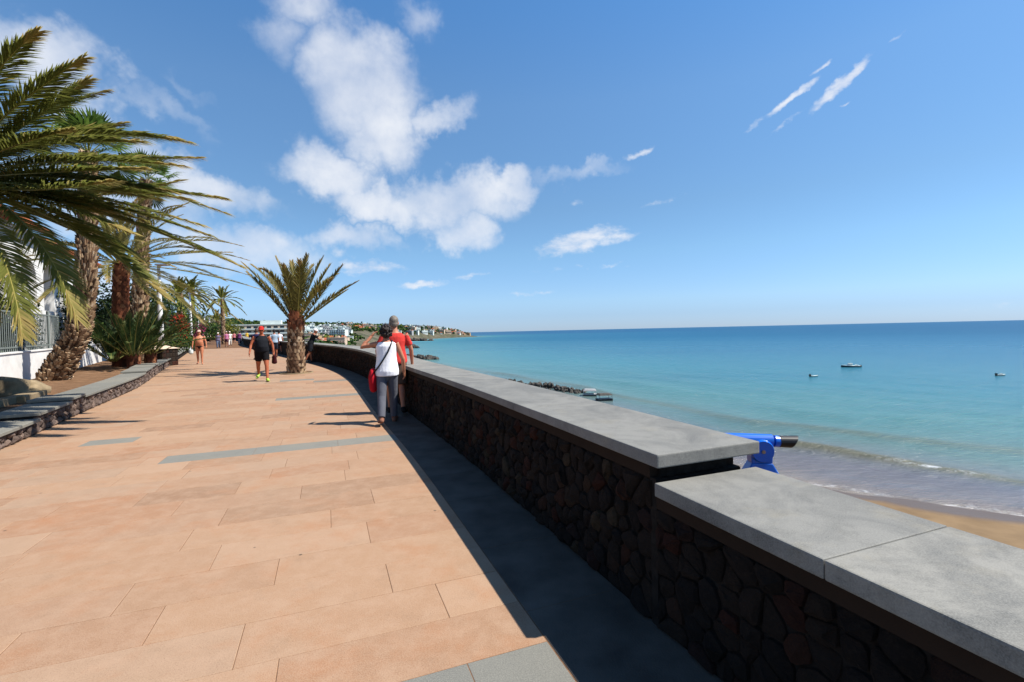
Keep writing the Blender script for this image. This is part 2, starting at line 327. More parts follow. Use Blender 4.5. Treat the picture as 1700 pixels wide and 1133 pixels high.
def G(y):          # the promenade climbs gently into the distance
    t = y-8
    if t <= 0: return 0.0
    return .011*t*t/(t+4) if t < 1e9 else 0
class Line:        # smooth plan curve, arc-length parameter
    def __init__(s, pts):
        P = [Vector(p) for p in pts]; out = []
        for i in range(len(P)-1):
            a, b, c, d = P[max(i-1, 0)], P[i], P[i+1], P[min(i+2, len(P)-1)]
            n = max(4, int((c-b).length/.5))
            for k in range(n):
                t = k/n; out.append(.5*((2*b)+(c-a)*t+(2*a-5*b+4*c-d)*t*t+(3*b-a-3*c+d)*t**3))
        out.append(P[-1]); s.p = np.array([[q.x, q.y] for q in out]); s.s = np.r_[0, np.cumsum(np.hypot(*np.diff(s.p, axis=0).T))]; s.L = s.s[-1]
    def at(s, t, off=0):      # off > 0 = to the right of travel
        x = np.interp(t, s.s, s.p[:, 0]); y = np.interp(t, s.s, s.p[:, 1]); e = .4
        dx = np.interp(t+e, s.s, s.p[:, 0])-np.interp(t-e, s.s, s.p[:, 0]); dy = np.interp(t+e, s.s, s.p[:, 1])-np.interp(t-e, s.s, s.p[:, 1]); l = math.hypot(dx, dy)
        return Vector((x+dy/l*off, y-dx/l*off))
    def s_at_y(s, y): return float(np.interp(y, s.p[:, 1], s.s))
    def x_at_y(s, y): return float(np.interp(y, s.p[:, 1], s.p[:, 0]))
WALL = Line([(3.1,-4),(2.33,-2),(1.555,0),(.68,2.28),(-.28,4.77),(-1.02,6.61),(-1.87,8.62),(-4.63,15.2),(-7.2,20.0),(-10.3,24.7),(-14.3,30.5),(-21,40.5),(-30,54),(-42,75),(-56,98),(-75,128)])
KERB = Line([(-2.2,-3),(-5.0,2.6),(-7.05,6.6),(-7.82,8.03),(-8.87,9.99),(-9.95,12.1),(-11.4,14.8),(-14.6,20),(-17.6,25),(-24,35.5),(-30,45.2),(-45,69),(-62,96),(-84,130)])
SHORE = [(95,-25),(60,5),(32,30),(25.3,35),(12,49),(2,72),(-14,110),(-60,190),(-108,340),(-165,560),(-205,800),(-190,1050),(-120,1290),(-92,1330),(-120,1420),(-400,1700),(-2000,3000)]
SP = np.array(SHORE, float)
def shore_d(x, y):   # signed distance to the coast, > 0 out at sea
    P = np.stack([np.asarray(x, float).ravel(), np.asarray(y, float).ravel()], 1); best = np.full(len(P), 1e18); sg = np.zeros(len(P))
    for i in range(len(SP)-1):
        a, b = SP[i], SP[i+1]; ab = b-a; t = np.clip(((P-a)@ab)/(ab@ab), 0, 1); q = P-(a+t[:, None]*ab); d = np.hypot(q[:, 0], q[:, 1])
        cr = ab[0]*(P[:, 1]-a[1])-ab[1]*(P[:, 0]-a[0]); u = d < best-1e-9; best[u] = d[u]; sg[u] = np.where(cr[u] < 0, 1, -1)
    return best*sg
def gridmesh(name, X, Y, Z, mat, attrs={}, smooth=True, kind='structure'):
    n, k = X.shape; v = np.stack([X.ravel(), Y.ravel(), Z.ravel()], 1)
    idx = np.arange(n*k).reshape(n, k); f = np.stack([idx[:-1, :-1].ravel(), idx[:-1, 1:].ravel(), idx[1:, 1:].ravel(), idx[1:, :-1].ravel()], 1)
    me = bpy.data.meshes.new(name); me.vertices.add(len(v)); me.vertices.foreach_set('co', v.ravel()); me.loops.add(f.size); me.loops.foreach_set('vertex_index', f.ravel())
    me.polygons.add(len(f)); me.polygons.foreach_set('loop_start', np.arange(0, f.size, 4)); me.update(calc_edges=True); me.validate()
    for a, val in attrs.items(): at = me.attributes.new(a, 'FLOAT', 'POINT'); at.data.foreach_set('value', val.ravel().astype(np.float32))
    if smooth: me.polygons.foreach_set('use_smooth', [True]*len(me.polygons))
    me.materials.append(M[mat]); me.update(); o = link(name, me); o['kind'] = kind; return o
# ------------------------------------------------------------------ sea, beach, land
SEA = -11.0
def build_sea():
    r = [14.0]
    while r[-1] < 60000: r.append(r[-1]*(1.0065 if r[-1] < 140 else 1.035))
    r = np.array(r); az = np.r_[np.linspace(-75, -40, 20)[:-1], np.linspace(-40, 62, 420), np.linspace(62, 120, 20)[1:]]*math.pi/180
    A, RR = np.meshgrid(az, r); X = RR*np.sin(A); Y = RR*np.cos(A); d = shore_d(X, Y).reshape(X.shape)
    warp = 1.2*np.sin(X*.13+Y*.05)+.8*np.sin(X*.05-Y*.21+1)+.5*np.sin(X*.31+.7)
    dd = d+warp
    z = SEA + .10*np.sin(dd*.55)*np.exp(-dd/60.)*(d > 0) + .05*np.sin(X*.9+Y*.5)*np.exp(-RR/120) + .03*np.sin(X*.4-Y*1.3)*np.exp(-RR/120)
    along = (X-32)*-.75+(Y-30)*.65
    for d0, hgt, wd in ((11.5, .55, 1.3), (24, .32, 2.2), (37, .2, 2.6)):
        am = .55+.45*np.sin(along*.16+d0); q = (dd-d0); z += hgt*am*np.exp(-(q/wd)**2)*np.where(q < 0, 1, 1.0)
    z -= .02*np.clip(1-d/3, 0, 1)
    foam = .9*np.exp(-((dd-10.9)/.3)**2)*np.clip(np.sin(along*.23+.6)*1.6-.85, 0, 1) + .35*np.exp(-((d-.35-.35*np.sin(along*.9))/.3)**2)*(d > -.5)
    sh = np.log1p(np.clip(dd*.9+.1*d, 0, None))/math.log(1001)
    crest = np.clip(np.exp(-((dd-10.9)/.9)**2)+.55*np.exp(-((dd-23)/1.3)**2), 0, 1)
    gridmesh('sea', X, Y, z, 'sea', {'crest': crest, 'shore': np.clip(sh, 0, 1), 'foam': np.clip(foam, 0, 1)})
build_sea()
def build_beach():
    X, Y = np.meshgrid(np.linspace(-30, 90, 241), np.linspace(-25, 140, 331)); d = -shore_d(X, Y).reshape(X.shape)
    along = (X-32)*-.75+(Y-30)*.65
    z = SEA-.02 + np.clip(d, -30, 4)*.07+np.clip(d-4, 0, 40)*.1 + .05*np.abs(np.sin(along*.45+.4*np.sin(d)))*np.clip(1-abs(d-2.5)/2.5, 0, 1)
    wet = np.clip(1-(d-1.2-.8*np.abs(np.sin(along*.45)))/.9, 0, 1)
    gridmesh('beach', X, Y, z, 'sand', {'wet': wet})
build_beach()
HZ = lambda px: 566.8-.0222*px
SKY_TOWN = [(-400,520),(300,520),(400,533),(440,536),(470,537),(506,536),(526,538),(603,539),(670,542),(706,543.5),(730,544.5),(755,546),(775,548),(781,552)]
SKY_MTN = [(-400,540),(200,530),(290,518),(333,513),(350,514.5),(375,519),(400,526),(440,533),(480,537),(520,540),(600,548)]
def land_z(x, y):
    x = np.asarray(x, float); y = np.asarray(y, float); r = np.hypot(x, y); px = IW/2+FPX*x/np.maximum(y, 1)
    up = lambda tab: HZ(px)-np.interp(px, [p for p, _ in tab], [q for _, q in tab])
    zt = up(SKY_TOWN)/FPX*1400+1.5; t = np.clip((y-330)/1000, 0, 1); t = t*t*(3-2*t)*.45+t*.55
    base = -8.5+3*np.clip((r-90)/200, 0, 1); z = base+(zt-base)*t
    zm = up(SKY_MTN)/FPX*3600; tm = np.clip((y-1700)/1900, 0, 1); z = z+np.maximum(zm-zt, 0)*tm*tm*(3-2*tm)
    d = -shore_d(x, y).reshape(x.shape); k = np.clip(d/(8+.035*y), 0, 1)
    nz = 2.2*np.sin(x*.021+y*.013)*np.sin(y*.017-x*.01)*np.clip((r-400)/800, 0, 1)
    return np.where(d > 0, SEA-.5+(z+nz*.8-SEA)*k**.6, SEA-1.0)
def build_land():
    r = np.geomspace(118, 5200, 230); az = np.linspace(-62, -3, 420)*math.pi/180
    A, RR = np.meshgrid(az, r); X = RR*np.sin(A); Y = RR*np.cos(A); z = land_z(X, Y)
    z += np.vectorize(lambda a, b: mnoise.noise(Vector((a*.004, b*.004, 0)))*1.0)(X, Y)*np.clip(RR/500, 0, 6)*(z > SEA)*np.clip((RR-500)/1000, 0, 1)*.8
    gridmesh('hills', X, Y, z, 'land')
build_land()
def build_ground():
    ss = np.linspace(0, WALL.L, 170); offs = [-62, -40, -25, -16, -10, -5, 0, 1.0, 2.0]
    X = np.zeros((len(ss), len(offs))); Y = X.copy(); Z = X.copy()
    for i, s in enumerate(ss):
        for j, o in enumerate(offs):
            p = WALL.at(s, o); X[i, j], Y[i, j] = p; Z[i, j] = G(p.y)-.03
    gridmesh('ground', X, Y, Z, 'soil')
    X = np.zeros((len(ss), 5)); Y = X.copy(); Z = X.copy()
    for i, s in enumerate(ss):
        for j, (o, f) in enumerate(((2.0, 0), (2.3, .25), (2.9, .55), (3.5, .8), (5.5, 1))):
            p = WALL.at(s, o+.2*math.sin(s*1.7+j)); X[i, j], Y[i, j] = WALL.at(s, 2.0) if j == 0 else p; Z[i, j] = (G(p.y)-.03)*(1-f)-9.6*f
    gridmesh('cliff', X, Y, Z, 'mortar')
build_ground()
# ------------------------------------------------------------------ paving
ROT = R(21); UU = Vector((math.cos(ROT), math.sin(ROT))); VV = Vector((-math.sin(ROT), math.cos(ROT)))
BAND_W = .5
def cross_u(line, off, v):      # where a plan curve, shifted sideways, meets the row line at v
    ss = np.linspace(0, line.L, 900); key = (id(line), off)
    if key not in cross_u.c:
        P = np.array([line.at(s, off)[:] for s in ss]); cross_u.c[key] = (P@np.array(VV), P@np.array(UU))
    a, b = cross_u.c[key]; return float(np.interp(v, a, b))
cross_u.c = {}
pave = empty('pavement', (0, 0, 0)); pave['kind'] = 'structure'
GAP = .0013
def tile_geo(mb, q, tint, th=.03, ch=.0022):     # q: four plan corners; small chamfer round the top
    c = sum(q, Vector((0, 0)))/4; q2 = []
    for i, p in enumerate(q):
        a = (q[(i+1) % 4]-p).normalized(); b = (q[i-1]-p).normalized(); q2.append(p+(a+b)*GAP)
    q3 = [p+((q[(i+1) % 4]-q[i]).normalized()+(q[i-1]-q[i]).normalized())*ch for i, p in enumerate(q2)]
    dz = random.uniform(-.0008, .0006)
    b = [(p.x, p.y, G(p.y)-th+.004) for p in q2]; m_ = [(p.x, p.y, G(p.y)+dz-ch) for p in q2]; t = [(p.x, p.y, G(p.y)+dz) for p in q3]
    fs = [(8, 9, 10, 11)]+[(i, (i+1) % 4, 4+(i+1) % 4, 4+i) for i in range(4)]+[(4+i, 4+(i+1) % 4, 8+(i+1) % 4, 8+i) for i in range(4)]
    mb.add(b+m_+t, fs, tint)
rows = [2.09-.4*k for k in range(9, 0, -1)]+[2.09, 2.46, 2.83, 3.20, 3.57]+[3.98+.41*k for k in range(0, 120)]
TILES = []
for i in range(len(rows)-1):
    v0, v1 = rows[i], rows[i+1]; vm = (v0+v1)/2
    l0, l1 = cross_u(KERB, -.06, v0), cross_u(KERB, -.06, v1); e0, e1 = cross_u(WALL, -BAND_W-.003, v0), cross_u(WALL, -BAND_W-.003, v1)
    lm, em = (l0+l1)/2, (e0+e1)/2; u = lm; cuts = []; first = True
    u += random.uniform(.3, 1.2)
    while u < em-.35: cuts.append(u); u += random.choice((.62, .8, .8, 1.0, 1.2))
    if abs(v0-6.85) < .03: cuts = [c for c in cuts if c < -2.1]+[-1.93, -.92, .1, .9, 1.6] ; cuts = sorted(c for c in cuts if c < em-.3)
    if abs(v0-8.49) < .03: cuts = sorted([c for c in cuts if c < -3.8 or c > -2.2]+[-3.32, -2.68])
    P = lambda uu, v: UU*uu+VV*v
    edges = [(l0, l1)]+[(c, c) for c in cuts]+[(e0, e1)]
    for k in range(len(edges)-1):
        a, b = edges[k], edges[k+1]; um = (a[0]+a[1]+b[0]+b[1])/4; grey = False
        if i < 9 and um > .05: grey = True                     # the grey strip at our feet
        if abs(v0-6.85) < .03 and um > -1.95: grey = True
        if abs(v0-12.18) < .03 and -1.2 < um < .9: grey = True
        if abs(v0-8.49) < .03 and -3.4 < um < -2.6: grey = True
        if abs(v0-15.87) < .03 and -.5 < um < .6: grey = True
        if abs(v0-16.69) < .03 and -1.4 < um < -.3: grey = True
        q = [P(a[0], v0), P(b[0], v0), P(b[1], v1), P(a[1], v1)]
        TILES.append((q, grey))
def depth_key(t):
    c = sum(t[0], Vector((0, 0)))/4; return c.length if c.y > .3 else 50+c.length
TILES.sort(key=depth_key)
restT, restG = MB(), MB(); nt = 0
for q, grey in TILES:
    c = sum(q, Vector((0, 0)))/4; tint = random.random()
    inview = c.y > 1.2 and abs(c.x) < c.y*1.12+.7
    if inview and nt < 300:
        mb = MB(); tile_geo(mb, q, tint); o = mb.build('tile', 'grey' if grey else 'tile', pave); nt += 1
    else: tile_geo(restG if grey else restT, q, tint)
restT.build('paving_tiles', 'tile', pave)['kind'] = 'stuff'; restG.build('grey_tiles', 'grey', pave)['kind'] = 'stuff'
def grout():
    ss = np.linspace(0, WALL.L-2, 260); X = np.zeros((260, 12)); Y = X.copy(); Z = X.copy()
    for i, s_ in enumerate(ss):
        a = WALL.at(s_, .06); kk = min(KERB.L, max(0, KERB.s_at_y(a.y-2.2))); b = KERB.at(kk, -.05)
        for j in range(12): p = a.lerp(b, j/11); X[i, j], Y[i, j] = p; Z[i, j] = G(p.y)-.0022
    o = gridmesh('grout', X, Y, Z, 'grout'); o.parent = pave; del o['kind']
grout()
band_rest = MB(); s = 0; nb = 0
while s < WALL.L-2:
    e = s+random.choice((.6, .8, 1.0)); q = [WALL.at(s, -BAND_W), WALL.at(s, .07), WALL.at(e, .07), WALL.at(e, -BAND_W)]
    if q[2].y > 1.0 and nb < 60: mb = MB(); tile_geo(mb, q, random.random()*.5); mb.build('border_tile', 'border', pave); nb += 1
    else: tile_geo(band_rest, q, random.random()*.5)
    s = e
band_rest.build('border_tiles', 'border', pave)['kind'] = 'stuff'
# ------------------------------------------------------------------ rubble masonry
def clip(poly, p, n):
    out = []
    for i in range(len(poly)):
        a, b = poly[i], poly[(i+1) % len(poly)]; da = (a[0]-p[0])*n[0]+(a[1]-p[1])*n[1]; db = (b[0]-p[0])*n[0]+(b[1]-p[1])*n[1]
        if da <= 0: out.append(a)
        if da*db < 0: t = da/(da-db); out.append((a[0]+(b[0]-a[0])*t, a[1]+(b[1]-a[1])*t))
    return out
def rubble(s0, s1, z0, z1, size, asp=1.35):
    nz = max(2, round((z1-z0)/size)); ns = round((s1-s0)/(size*asp)); pts = []
    for i in range(ns):
        for j in range(nz):
            pts.append((s0+(i+.5*(j % 2)+.25+random.uniform(-.36, .36))*(s1-s0)/ns, z0+(j+.5+random.uniform(-.36, .36))*(z1-z0)/nz))
    pts = [p for p in pts if random.random() > .14]; P = np.array(pts); cells = []
    for i, p in enumerate(pts):
        poly = [(s0, z0), (s1, z0), (s1, z1), (s0, z1)]; poly = [(max(p[0]-size*2, s0), z0), (min(p[0]+size*2, s1), z0), (min(p[0]+size*2, s1), z1), (max(p[0]-size*2, s0), z1)]
        dd_ = np.hypot(P[:, 0]-p[0], P[:, 1]-p[1]); 
        for j in np.argsort(dd_)[1:16]:
            q = pts[j]; n = (q[0]-p[0], q[1]-p[1]); poly = clip(poly, ((p[0]+q[0])/2, (p[1]+q[1])/2), n)
            if len(poly) < 3: break
        if len(poly) >= 3: cells.append((p, poly))
    return cells
def stone_geo(mb, line, off, c, poly, gz, out, dep, joint, tint):
    cx = sum(p[0] for p in poly)/len(poly); cz = sum(p[1] for p in poly)/len(poly); q_ = []
    for i, a in enumerate(poly):      # knock the corners off and wobble the edges
        b = poly[(i+1) % len(poly)]; f1, f2 = random.uniform(.12, .3), random.uniform(.7, .88); k1, k2 = random.uniform(.0, .07), random.uniform(.0, .07)
        for f_, k_ in ((f1, k1), (f2, k2)): x_, z_ = a[0]+(b[0]-a[0])*f_, a[1]+(b[1]-a[1])*f_; q_.append((x_+(cx-x_)*k_, z_+(cz-z_)*k_))
    poly = q_; d = dep*random.uniform(.5, 1.3)
    tl, tz = random.uniform(-.12, .12), random.uniform(-.12, .12)
    def pt(p, shr, o):
        l = math.hypot(p[0]-cx, p[1]-cz)+1e-6; k = max(.3, 1-shr/l); a = cx+(p[0]-cx)*k; b = cz+(p[1]-cz)*k
        q = line.at(a, off+out*(o+(tl*(a-cx)+tz*(b-cz))*(o > 0))); return (q.x, q.y, gz(q.y)+b)
    n = len(poly); jit = [random.uniform(.6, 1.5) for _ in poly]
    A = [pt(p, joint, -.03) for p in poly]; B = [pt(p, joint*1.2, d*.55) for p in poly]; D = [pt(p, joint+.022*j, d*random.uniform(.85, 1.1)) for p, j in zip(poly, jit)]
    fs = [(i, (i+1) % n, n+(i+1) % n, n+i) for i in range(n)]+[(n+i, n+(i+1) % n, 2*n+(i+1) % n, 2*n+i) for i in range(n)]+[(2*n+i, 2*n+(i+1) % n, 3*n) for i in range(n)]
    cpt = pt((cx+random.uniform(-.02, .02), cz+random.uniform(-.015, .015)), 0, d*random.uniform(1.1, 1.7))
    if out < 0: fs = [tuple(reversed(f)) for f in fs]
    mb.add(A+B+D+[cpt], fs, tint)
def strip_block(mb, line, s0, s1, o0, o1, z0, z1, n=1, gz=G, tint=None, step=False):
    # a block following the plan curve; step=True keeps its top level
    zc = gz(line.at((s0+s1)/2).y)
    for k in range(n):
        pass
    L, T = [], []; ts = [s0+(s1-s0)*k/n for k in range(n+1)]; vs = []
    for t in ts:
        for o, z in ((o0, z0), (o1, z0), (o1, z1), (o0, z1)):
            p = line.at(t, o); vs.append((p.x, p.y, (zc if step else gz(p.y))+z))
    fs = [(0, 1, 2, 3), tuple(4*n+i for i in (3, 2, 1, 0))]
    for k in range(n):
        for i in range(4): fs.append((4*k+i, 4*k+4+i, 4*k+4+(i+1) % 4, 4*k+(i+1) % 4))
    mb.add(vs, [tuple(reversed(f)) for f in fs], tint)
HU, HL, TH = .89, .75, .066
SE = WALL.s_at_y(2.28)
def parapet(name, label, s0, s1, top, first_stones):
    root = empty(name, (0, 0, 0)); tag(root, label, 'wall')
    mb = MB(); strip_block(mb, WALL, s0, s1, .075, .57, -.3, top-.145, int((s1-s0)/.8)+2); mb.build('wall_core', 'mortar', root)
    mb = MB(); strip_block(mb, WALL, s0, s1, .05, .6, top-.15, top-TH-.002, int((s1-s0)/.8)+2); mb.build('band', 'band', root)
    return root
upper = parapet('parapet_wall', 'long curving dark stone parapet wall with raised grey coping along the promenade', SE+.13, WALL.L-1, HU, 0)
lower = parapet('low_parapet_wall', 'nearest lower stretch of stone parapet with flat grey coping slabs at the right', 0, SE+.08, HL, 0)
mb = MB(); strip_block(mb, WALL, SE+.08, SE+.13, .052, .598, -.3, HL-.006, 1); mb.build('wall_end', 'mortar', upper)
mb = MB(); strip_block(mb, WALL, SE+.11, SE+.5, .1, .53, HL-.2, HU-TH-.003, 2); mb.build('plinth', 'mortar', upper)
def coping(root, s0, s1, top, n, name='coping_slab'):
    mb = MB(); strip_block(mb, WALL, s0+.0015, s1-.0015, 0, .65, top-TH, top, n, tint=random.random()); me = mb.mesh(name, 'coping'); bevel(me, .007, 2, 50)
    link(name, me, root)
s = SE
ln = [.98, 1.9]
while s < WALL.L-3:
    e = s+(1.9 if s < SE+30 else 2.8); coping(upper, s, e, HU, 4); s = e
for a, b in ((SE+.03, SE-.82), (SE-.82, SE-1.3), (SE-1.3, SE-2.1), (SE-2.1, SE-3.0), (SE-3.0, SE-3.9), (SE-3.9, .05)): coping(lower, b, a, HL, 2)
cells = [(p, q, upper) for p, q in rubble(SE+.11, SE+30, .0, HU-.152, .088, 1.3)]+[(p, q, lower) for p, q in rubble(.5, SE+.1, .0, HL-.152, .088, 1.3)]
def ck(c): pt = WALL.at(c[0][0]); return pt.length if pt.y > .8 else 99
cells.sort(key=ck); cnt = {upper: 0, lower: 0}; rest = {upper: MB(), lower: MB()}
for p, poly, root in cells:
    tint = random.random()
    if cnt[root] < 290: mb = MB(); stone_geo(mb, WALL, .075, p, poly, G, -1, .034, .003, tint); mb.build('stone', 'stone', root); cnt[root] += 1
    else: stone_geo(rest[root], WALL, .075, p, poly, G, -1, .03, .006, tint)
for r_ in (upper,): rest[r_].build('rubble_stones', 'stone', r_)['kind'] = 'stuff'
# ------------------------------------------------------------------ planter kerb on the left
kerb = empty('planter_kerb', (0, 0, 0)); tag(kerb, 'low rubble kerb with stepped grey stone slabs edging the palm bed', 'kerb')
KS = lambda y: KERB.s_at_y(y)
LEV = [(-3, 5.0, .22), (5.0, 7.75, .25), (7.75, 9.15, .34), (9.15, 9.9, .40), (9.9, 12.6, .36), (12.6, 15.4, .36), (15.4, 17.0, .42), (17.0, 19.0, .44), (19.0, 23.0, .36), (23.4, 27, .36), (27, 33, .36), (33, 39, .36), (39.5, 46, .36), (46, 54, .36), (54, 70, .36), (70, 90, .36), (90, 120, .36)]
KW = .62
kcells = []
for k, (y0, y1, h) in enumerate(LEV):
    s0, s1 = KS(y0), KS(y1); n = max(2, int((s1-s0)/1.2))
    mb = MB(); strip_block(mb, KERB, s0, s1, -KW+.06, -.06, -.2, h-.052, n, step=False); mb.build('kerb_core', 'mortar', kerb)
    m_ = max(1, round((s1-s0)/1.9))
    for j in range(m_):
        a, b = s0+(s1-s0)*j/m_, s0+(s1-s0)*(j+1)/m_
        mb = MB(); strip_block(mb, KERB, a-.02*(j == 0), b-.004, -KW, .03, h-.05, h, 2, tint=random.random()); me = mb.mesh('slab', 'grey'); bevel(me, .006, 1, 50); link('slab', me, kerb)
    if y1 < 26 and y1 > 4: kcells += [(p, q, h) for p, q in rubble(s0, s1, 0, h-.055, .11)]
krest = MB(); kn = 0
kcells.sort(key=lambda c: KERB.at(c[0][0]).length if KERB.at(c[0][0]).y > 5.2 else 99)
for p, poly, h in kcells:
    if kn < 280: mb = MB(); stone_geo(mb, KERB, -.06, p, poly, G, 1, .045, .006, random.random()); mb.build('stone', 'kstone', kerb); kn += 1
    else: stone_geo(krest, KERB, -.06, p, poly, G, 1, .045, .006, random.random())
krest.build('kerb_stones', 'kstone', kerb)['kind'] = 'stuff'
def build_soil():
    ss = np.linspace(KS(-2), KS(125), 220); offs = np.r_[np.linspace(-KW+.05, -5, 16), [-8, -14, -25]]
    X = np.zeros((len(ss), len(offs))); Y = X.copy(); Z = X.copy()
    for i, s in enumerate(ss):
        for j, o in enumerate(offs):
            p = KERB.at(s, o); X[i, j], Y[i, j] = p; Z[i, j] = G(p.y)+.24+.08*(1-math.exp((o+KW)*1.2))+.05*mnoise.noise(Vector((p.x*.6, p.y*.6, 0)))+.02*mnoise.noise(Vector((p.x*3, p.y*3, 0)))
    gridmesh('soil_bed', X, Y, Z, 'soil')
build_soil()
SOIL = lambda y: G(y)+.3
# ------------------------------------------------------------------ palms
def bez(a, b, c, n): return [a*(1-t)**2+b*2*t*(1-t)+c*t*t for t in (i/n for i in range(n+1))]
def frond_geo(mb, rb, pts, nl, ll, lw, start=.1, vee=.45, droop=.25, r=.022, rag=.1, a0=68, a1=22, wind=None):
    # pts: rachis from base to tip; leaflets go to mb, rachis to rb
    n = len(pts)-1; acc_ = [0]
    for i in range(n): acc_.append(acc_[-1]+(pts[i+1]-pts[i]).length)
    L = acc_[-1]
    def at(t):
        d = t*L; i = min(n-1, max(0, int(np.searchsorted(acc_, d))-1)); k = (d-acc_[i])/max(1e-6, acc_[i+1]-acc_[i]); return pts[i].lerp(pts[i+1], min(1, k)), (pts[i+1]-pts[i]).normalized()
    rb.tube(pts, [(r*(1-.85*i/n)*(1.9 if i == 0 else 1), r*.7*(1-.85*i/n)) for i in range(n+1)], 5)
    for i in range(nl):
        t = start+(1-start)*((i+.5)/nl)**.92; P, T = at(t)
        Sd = T.cross(Vector((0, 0, 1)))
        if Sd.length < .1: Sd = T.cross(Vector((0, 1, 0)))
        Sd.normalize(); N = Sd.cross(T)
        prof = math.sin(min(1, (t-start)/(1-start)*1.25+.16)*math.pi*.5)*(1-.62*max(0, (t-.55)/.45)**1.5)
        for sg in (-1, 1):
            if random.random() < rag*.4: continue
            a = R(a0+(a1-a0)*t+random.uniform(-7, 7)); v = vee+random.uniform(-.22, .22)
            D = T*math.cos(a)+(Sd*sg*math.cos(v)+N*math.sin(v))*math.sin(a)
            if wind: D = (D+wind*.35).normalized()
            l = ll*prof*random.uniform(.85, 1.12); wv = T.cross(D)
            Wd = (T-D*T.dot(D)).normalized()*lw*.5
            m1 = P+D*l*.5+Vector((0, 0, -droop*l*.12)); e = P+D*l*.97+Vector((0, 0, -droop*l*.5))
            tn = min(1, max(0, .35+.3*random.random()+(.4 if t > .88 else 0)+(.35 if random.random() < .06 else 0)))
            mb.add([P-Wd*.6, P+Wd*.6, m1+Wd, m1-Wd, e], [(0, 1, 2, 3), (3, 2, 4)], tn)
def palm_frond(parent, pts, nl, ll, lw, mat='phoenix', **k):
    mb, rb = MB(), MB(); frond_geo(mb, rb, pts, nl, ll, lw, **k)
    o = mb.build('frond', mat, parent); rb.build('rachis', 'rachis', o, smooth=True); return o
def scaly_trunk(mb, pts, rad, rows, per, out=.05, hgt=.16, up=True):
    P = [Vector(p) for p in pts]; n = len(P)-1
    mb.tube(P, [r*.93 for r in rad], 14, tint=.12)
    for i in range(rows):
        t = (i+.3)/rows*n; k = min(n-1, int(t)); f = t-k; c = P[k].lerp(P[k+1], f); r = rad[k]*(1-f)+rad[k+1]*f; T = (P[k+1]-P[k]).normalized()
        X = T.cross(Vector((0, 1, 0))).normalized(); Y = T.cross(X)
        for j in range(per):
            a = 2*math.pi*(j+.5*(i % 2)+random.uniform(-.12, .12))/per; D = X*math.cos(a)+Y*math.sin(a); Q = D.cross(T); wv = r*math.pi/per*.95
            b = c+D*r*.9; h = hgt*random.uniform(.7, 1.2); o = out*random.uniform(.4, 1.5); tip = b+T*h+D*o+Q*random.uniform(-.02, .02); tn = random.random()
            mb.add([b-Q*wv, b+Q*wv, tip+Q*wv*.55, tip-Q*wv*.55, b-T*h*.1+D*o*.5, b+T*h*.9-D*.02], [(0, 4, 3), (4, 1, 2), (4, 2, 3), (3, 2, 5), (0, 3, 5), (2, 1, 5)], tn)
def catm(pts, n=10):
    P = [Vector(p) for p in pts]; out = []
    for i in range(len(P)-1):
        a, b, c, d = P[max(i-1, 0)], P[i], P[i+1], P[min(i+2, len(P)-1)]
        for k in range(n): t = k/n; out.append(.5*((2*b)+(c-a)*t+(2*a-5*b+4*c-d)*t*t+(3*b-a-3*c+d)*t**3))
    return out+[P[-1]]
def arch(base, az, el, L, sag, side=0, n=16):   # an arching midrib leaving the crown at (az, el)
    d = Vector((math.sin(az)*math.cos(el), math.cos(az)*math.cos(el), math.sin(el))); h = Vector((math.cos(az), -math.sin(az), 0))
    return [base+d*(L*t)+Vector((0, 0, -sag*L*t*t*t*.5-sag*L*t*t*.5))+h*(side*L*t*t) for t in (i/n for i in range(n+1))]
